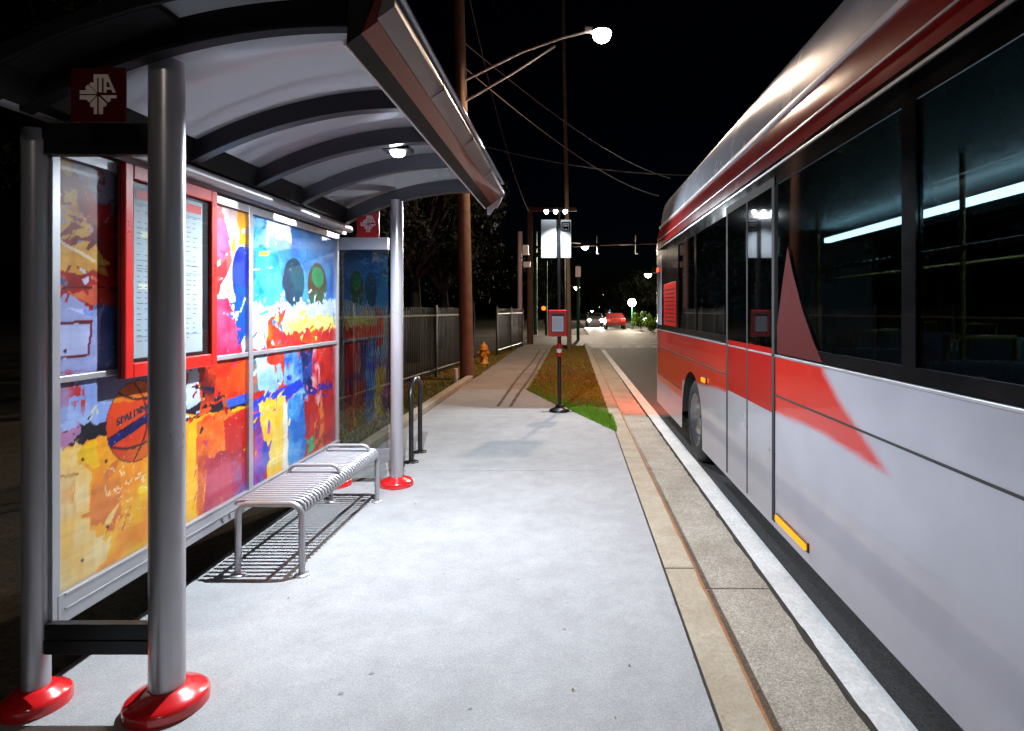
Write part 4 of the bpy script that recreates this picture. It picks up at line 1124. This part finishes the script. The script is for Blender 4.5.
# red vinyl wedge over the glass
M['vinyl'] = glass('red_vinyl_film', (.40, .03, .02), .2, .5)
M['vinyl2'] = mat('red_vinyl', (.05, .003, .003), .8, 0, .1, 6, spec=.15)
vw = MB(); pts = [(3.93, 1.312), (3.22, 1.312), (3.34, 1.42), (3.50, 1.60), (3.66, 1.84), (3.74, 2.0), (3.82, 1.80), (3.93, 1.5)]
vw.add([(BX0-.0035, y, z) for y, z in pts], [tuple(range(len(pts)))]); vw.build('vinyl_graphic', M['vinyl2'], bus, recalc=False)
# wheels
for wc in (WR, WF):
    for side in (BX0, BX1):
        s = 1 if side == BX0 else -1
        xx = side+s*.05
        w = thing('wheel', None, None, (xx, wc, ZR+.47)); w.parent = bus; w.location = Vector((xx, wc, ZR+.47))-Vector(bus.location)
        MB().lathe([(.30, 0), (.33, -.01*s), (.42, .0), (.46, .03*s), (.475, .06*s), (.475, .25*s), (.42, .29*s), (.30, .28*s)], (xx, wc, ZR+.475), 40, axis='x').build('tyre', M['tyre'], w)
        rm = MB().lathe([(.0, .06*s), (.09, .05*s), (.10, .0), (.16, .02*s), (.20, .09*s), (.27, .07*s), (.295, .0), (.305, .01*s)], (xx, wc, ZR+.475), 36, axis='x')
        for q in range(10):
            a_ = 2*PI*q/10; rm.lathe([(0, -.01*s), (.013, -.01*s), (.014, .03*s)], (xx+.02*s, wc+.135*math.cos(a_), ZR+.475+.135*math.sin(a_)), 8, axis='x')
        rm.build('rim', M['alloy'], w)
        nn = 20; ar = arc((wc, ZR+.47), WRAD, 0, PI, nn)
        wl = MB(); vs = [(side+s*.004, y, z) for y, z in ar]+[(side+s*.6, y, z) for y, z in ar]
        wl.add(vs, [(i, i+1, nn+1+i+1, nn+1+i) for i in range(nn)]); wl.build('wheel_arch', M['rubber'], bus, recalc=False)
# under body
MB().box(BX0+.06, BX1-.06, BY0+.2, WF-.6, .16, .24).box(BX0+.06, BX1-.06, WF+.6, WR-.6, .16, .24).box(BX0+.06, BX1-.06, WR+.6, BY1-.2, .16, .24).build('underfloor', M['rubber'], bus)
# cabin interior
M['cabin'] = mat('cabin_liner', (.20, .24, .25), .6, 0, .1, 4); M['seatm'] = mat('seat_fabric', (.08, .10, .14), .8, 0, .2, 20)
M['railm'] = mat('yellow_handrail', (.30, .22, .03), .4)
MB().box(BX0+.2, BX1-.2, BY0+.2, BY1-.6, .30, .33).build('cabin_floor', M['cabin'], bus)
MB().box(BX0+.1, BX1-.1, BY0+.2, BY1-.6, 2.50, 2.53).build('cabin_ceiling', M['cabin'], bus)
MB().box(BX0+.05, BX1-.05, 7.62, 7.66, .33, 2.5).build('bulkhead', M['cabin'], bus)
for side, s in ((BX0, 1), (BX1, -1)):
    MB().box(side+s*.03, side+s*.045, BY0+.3, dy0 if s > 0 else 7.5, .33, 1.36).build('cabin_liner', M['cabin'], bus)
for side, s in ((BX0+.35, 1), (BX1-.35, -1)):
    for i in range(7):
        y = .9+i*.85
        if s > 0 and 3.7 < y < 5.3: continue
        st_ = MB().box(side-.22, side+.22, y, y+.42, .72, .80).build('seat', M['seatm'], bus, bevel=.02)
        MB().box(side-.22, side+.22, y-.08, y-.005, .78, 1.38).build('seat_back', M['seatm'], st_, bevel=.02)
        MB().tube([(side+s*.2, y-.04, 1.38), (side+s*.2, y-.04, 1.48), (side-s*.1, y-.04, 1.48), (side-s*.1, y-.04, 1.38)], .014, 6).build('grab_handle', M['railm'], st_)
for x in (2.25, 3.05):
    MB().tube([(x, -1.8, 1.96), (x, 7.4, 1.96)], .016, 8).build('handrail', M['railm'], bus)
for y in (1.3, 3.4, 5.4): MB().tube([(2.25, y, .33), (2.25, y, 2.5)], .016, 8).build('stanchion', M['railm'], bus)
M['strip'] = emit('cabin_light', (.74, .90, 1.0), 60)
MB().box(2.78, 2.84, -1.8, 6.5, 2.34, 2.39).build('light_strip', M['strip'], bus)
# marker lamps
M['amber'] = emit('amber_marker', (1.0, .22, .004), 2.6); M['redmk'] = emit('red_marker', (1, .07, .02), 3)
def marker(y0_, y1_, z0_, z1_, m):
    h = MB().box(BX0-.010, BX0+.001, y0_-.012, y1_+.012, z0_-.010, z1_+.010).build('marker_lamp', M['black'], bus, bevel=.003)
    MB().box(BX0-.024, BX0-.0105, y0_, y1_, z0_, z1_).build('lens', m, h, bevel=.004)
marker(6.02, 6.17, .855, .90, M['amber']); marker(3.42, 3.92, .205, .24, M['amber'])
marker(9.2, 9.42, 2.20, 2.26, M['redmk'])
light('tail_glow', 'AREA', (2.0, BY1+.06, .75), 120, (1, .10, .05), bus, .3, rot=(R(-75), 0, R(180)))
# bus mirror of rear: grille rails
MB().box(BX0+.4, BX1-.4, BY1-.002, BY1+.02, .9, 1.35).build('rear_grille', M['black'], bus)
for x in (BX0+.15, BX1-.33): MB().box(x, x+.18, BY1-.001, BY1+.02, 1.5, 1.75).build('tail_light', M['tail'], bus)

# ================================================================== WORLD, CAMERA
w = bpy.data.worlds.new('World'); S.world = w; w.use_nodes = True; nt = w.node_tree
bg = nt.nodes['Background']; sky = nt.nodes.new('ShaderNodeTexSky'); tn = nt.nodes.new('ShaderNodeVectorMath'); tn.operation = 'MULTIPLY'; tn.inputs[1].default_value = (.22, .4, 1.0); sky.sky_type = 'NISHITA'; sky.sun_disc = False
sky.sun_elevation = R(-4); sky.sun_rotation = R(20); nt.links.new(sky.outputs[0], tn.inputs[0]); nt.links.new(tn.outputs[0], bg.inputs['Color']); bg.inputs['Strength'].default_value = .012

cam = bpy.data.cameras.new('camera'); co = bpy.data.objects.new('camera', cam); COL.objects.link(co); S.camera = co
co.location = (0, 0, H); co.rotation_euler = (R(90), 0, 0)
cam.sensor_width = 36; cam.sensor_fit = 'HORIZONTAL'; cam.lens = F/1024*36
cam.shift_x = (512-CX)/1024; cam.shift_y = (CY-365.5)/1024; cam.clip_start = .05; cam.clip_end = 3000
S.view_settings.view_transform = 'Standard'; S.view_settings.look = 'None'; S.view_settings.exposure = 0; S.view_settings.gamma = 1
S.render.engine = 'CYCLES'
S.cycles.use_denoising = True; S.cycles.max_bounces = 8; S.cycles.transparent_max_bounces = 24
S.cycles.sample_clamp_indirect = 4; S.cycles.caustics_reflective = False; S.cycles.caustics_refractive = False
S.cycles.use_light_tree = True
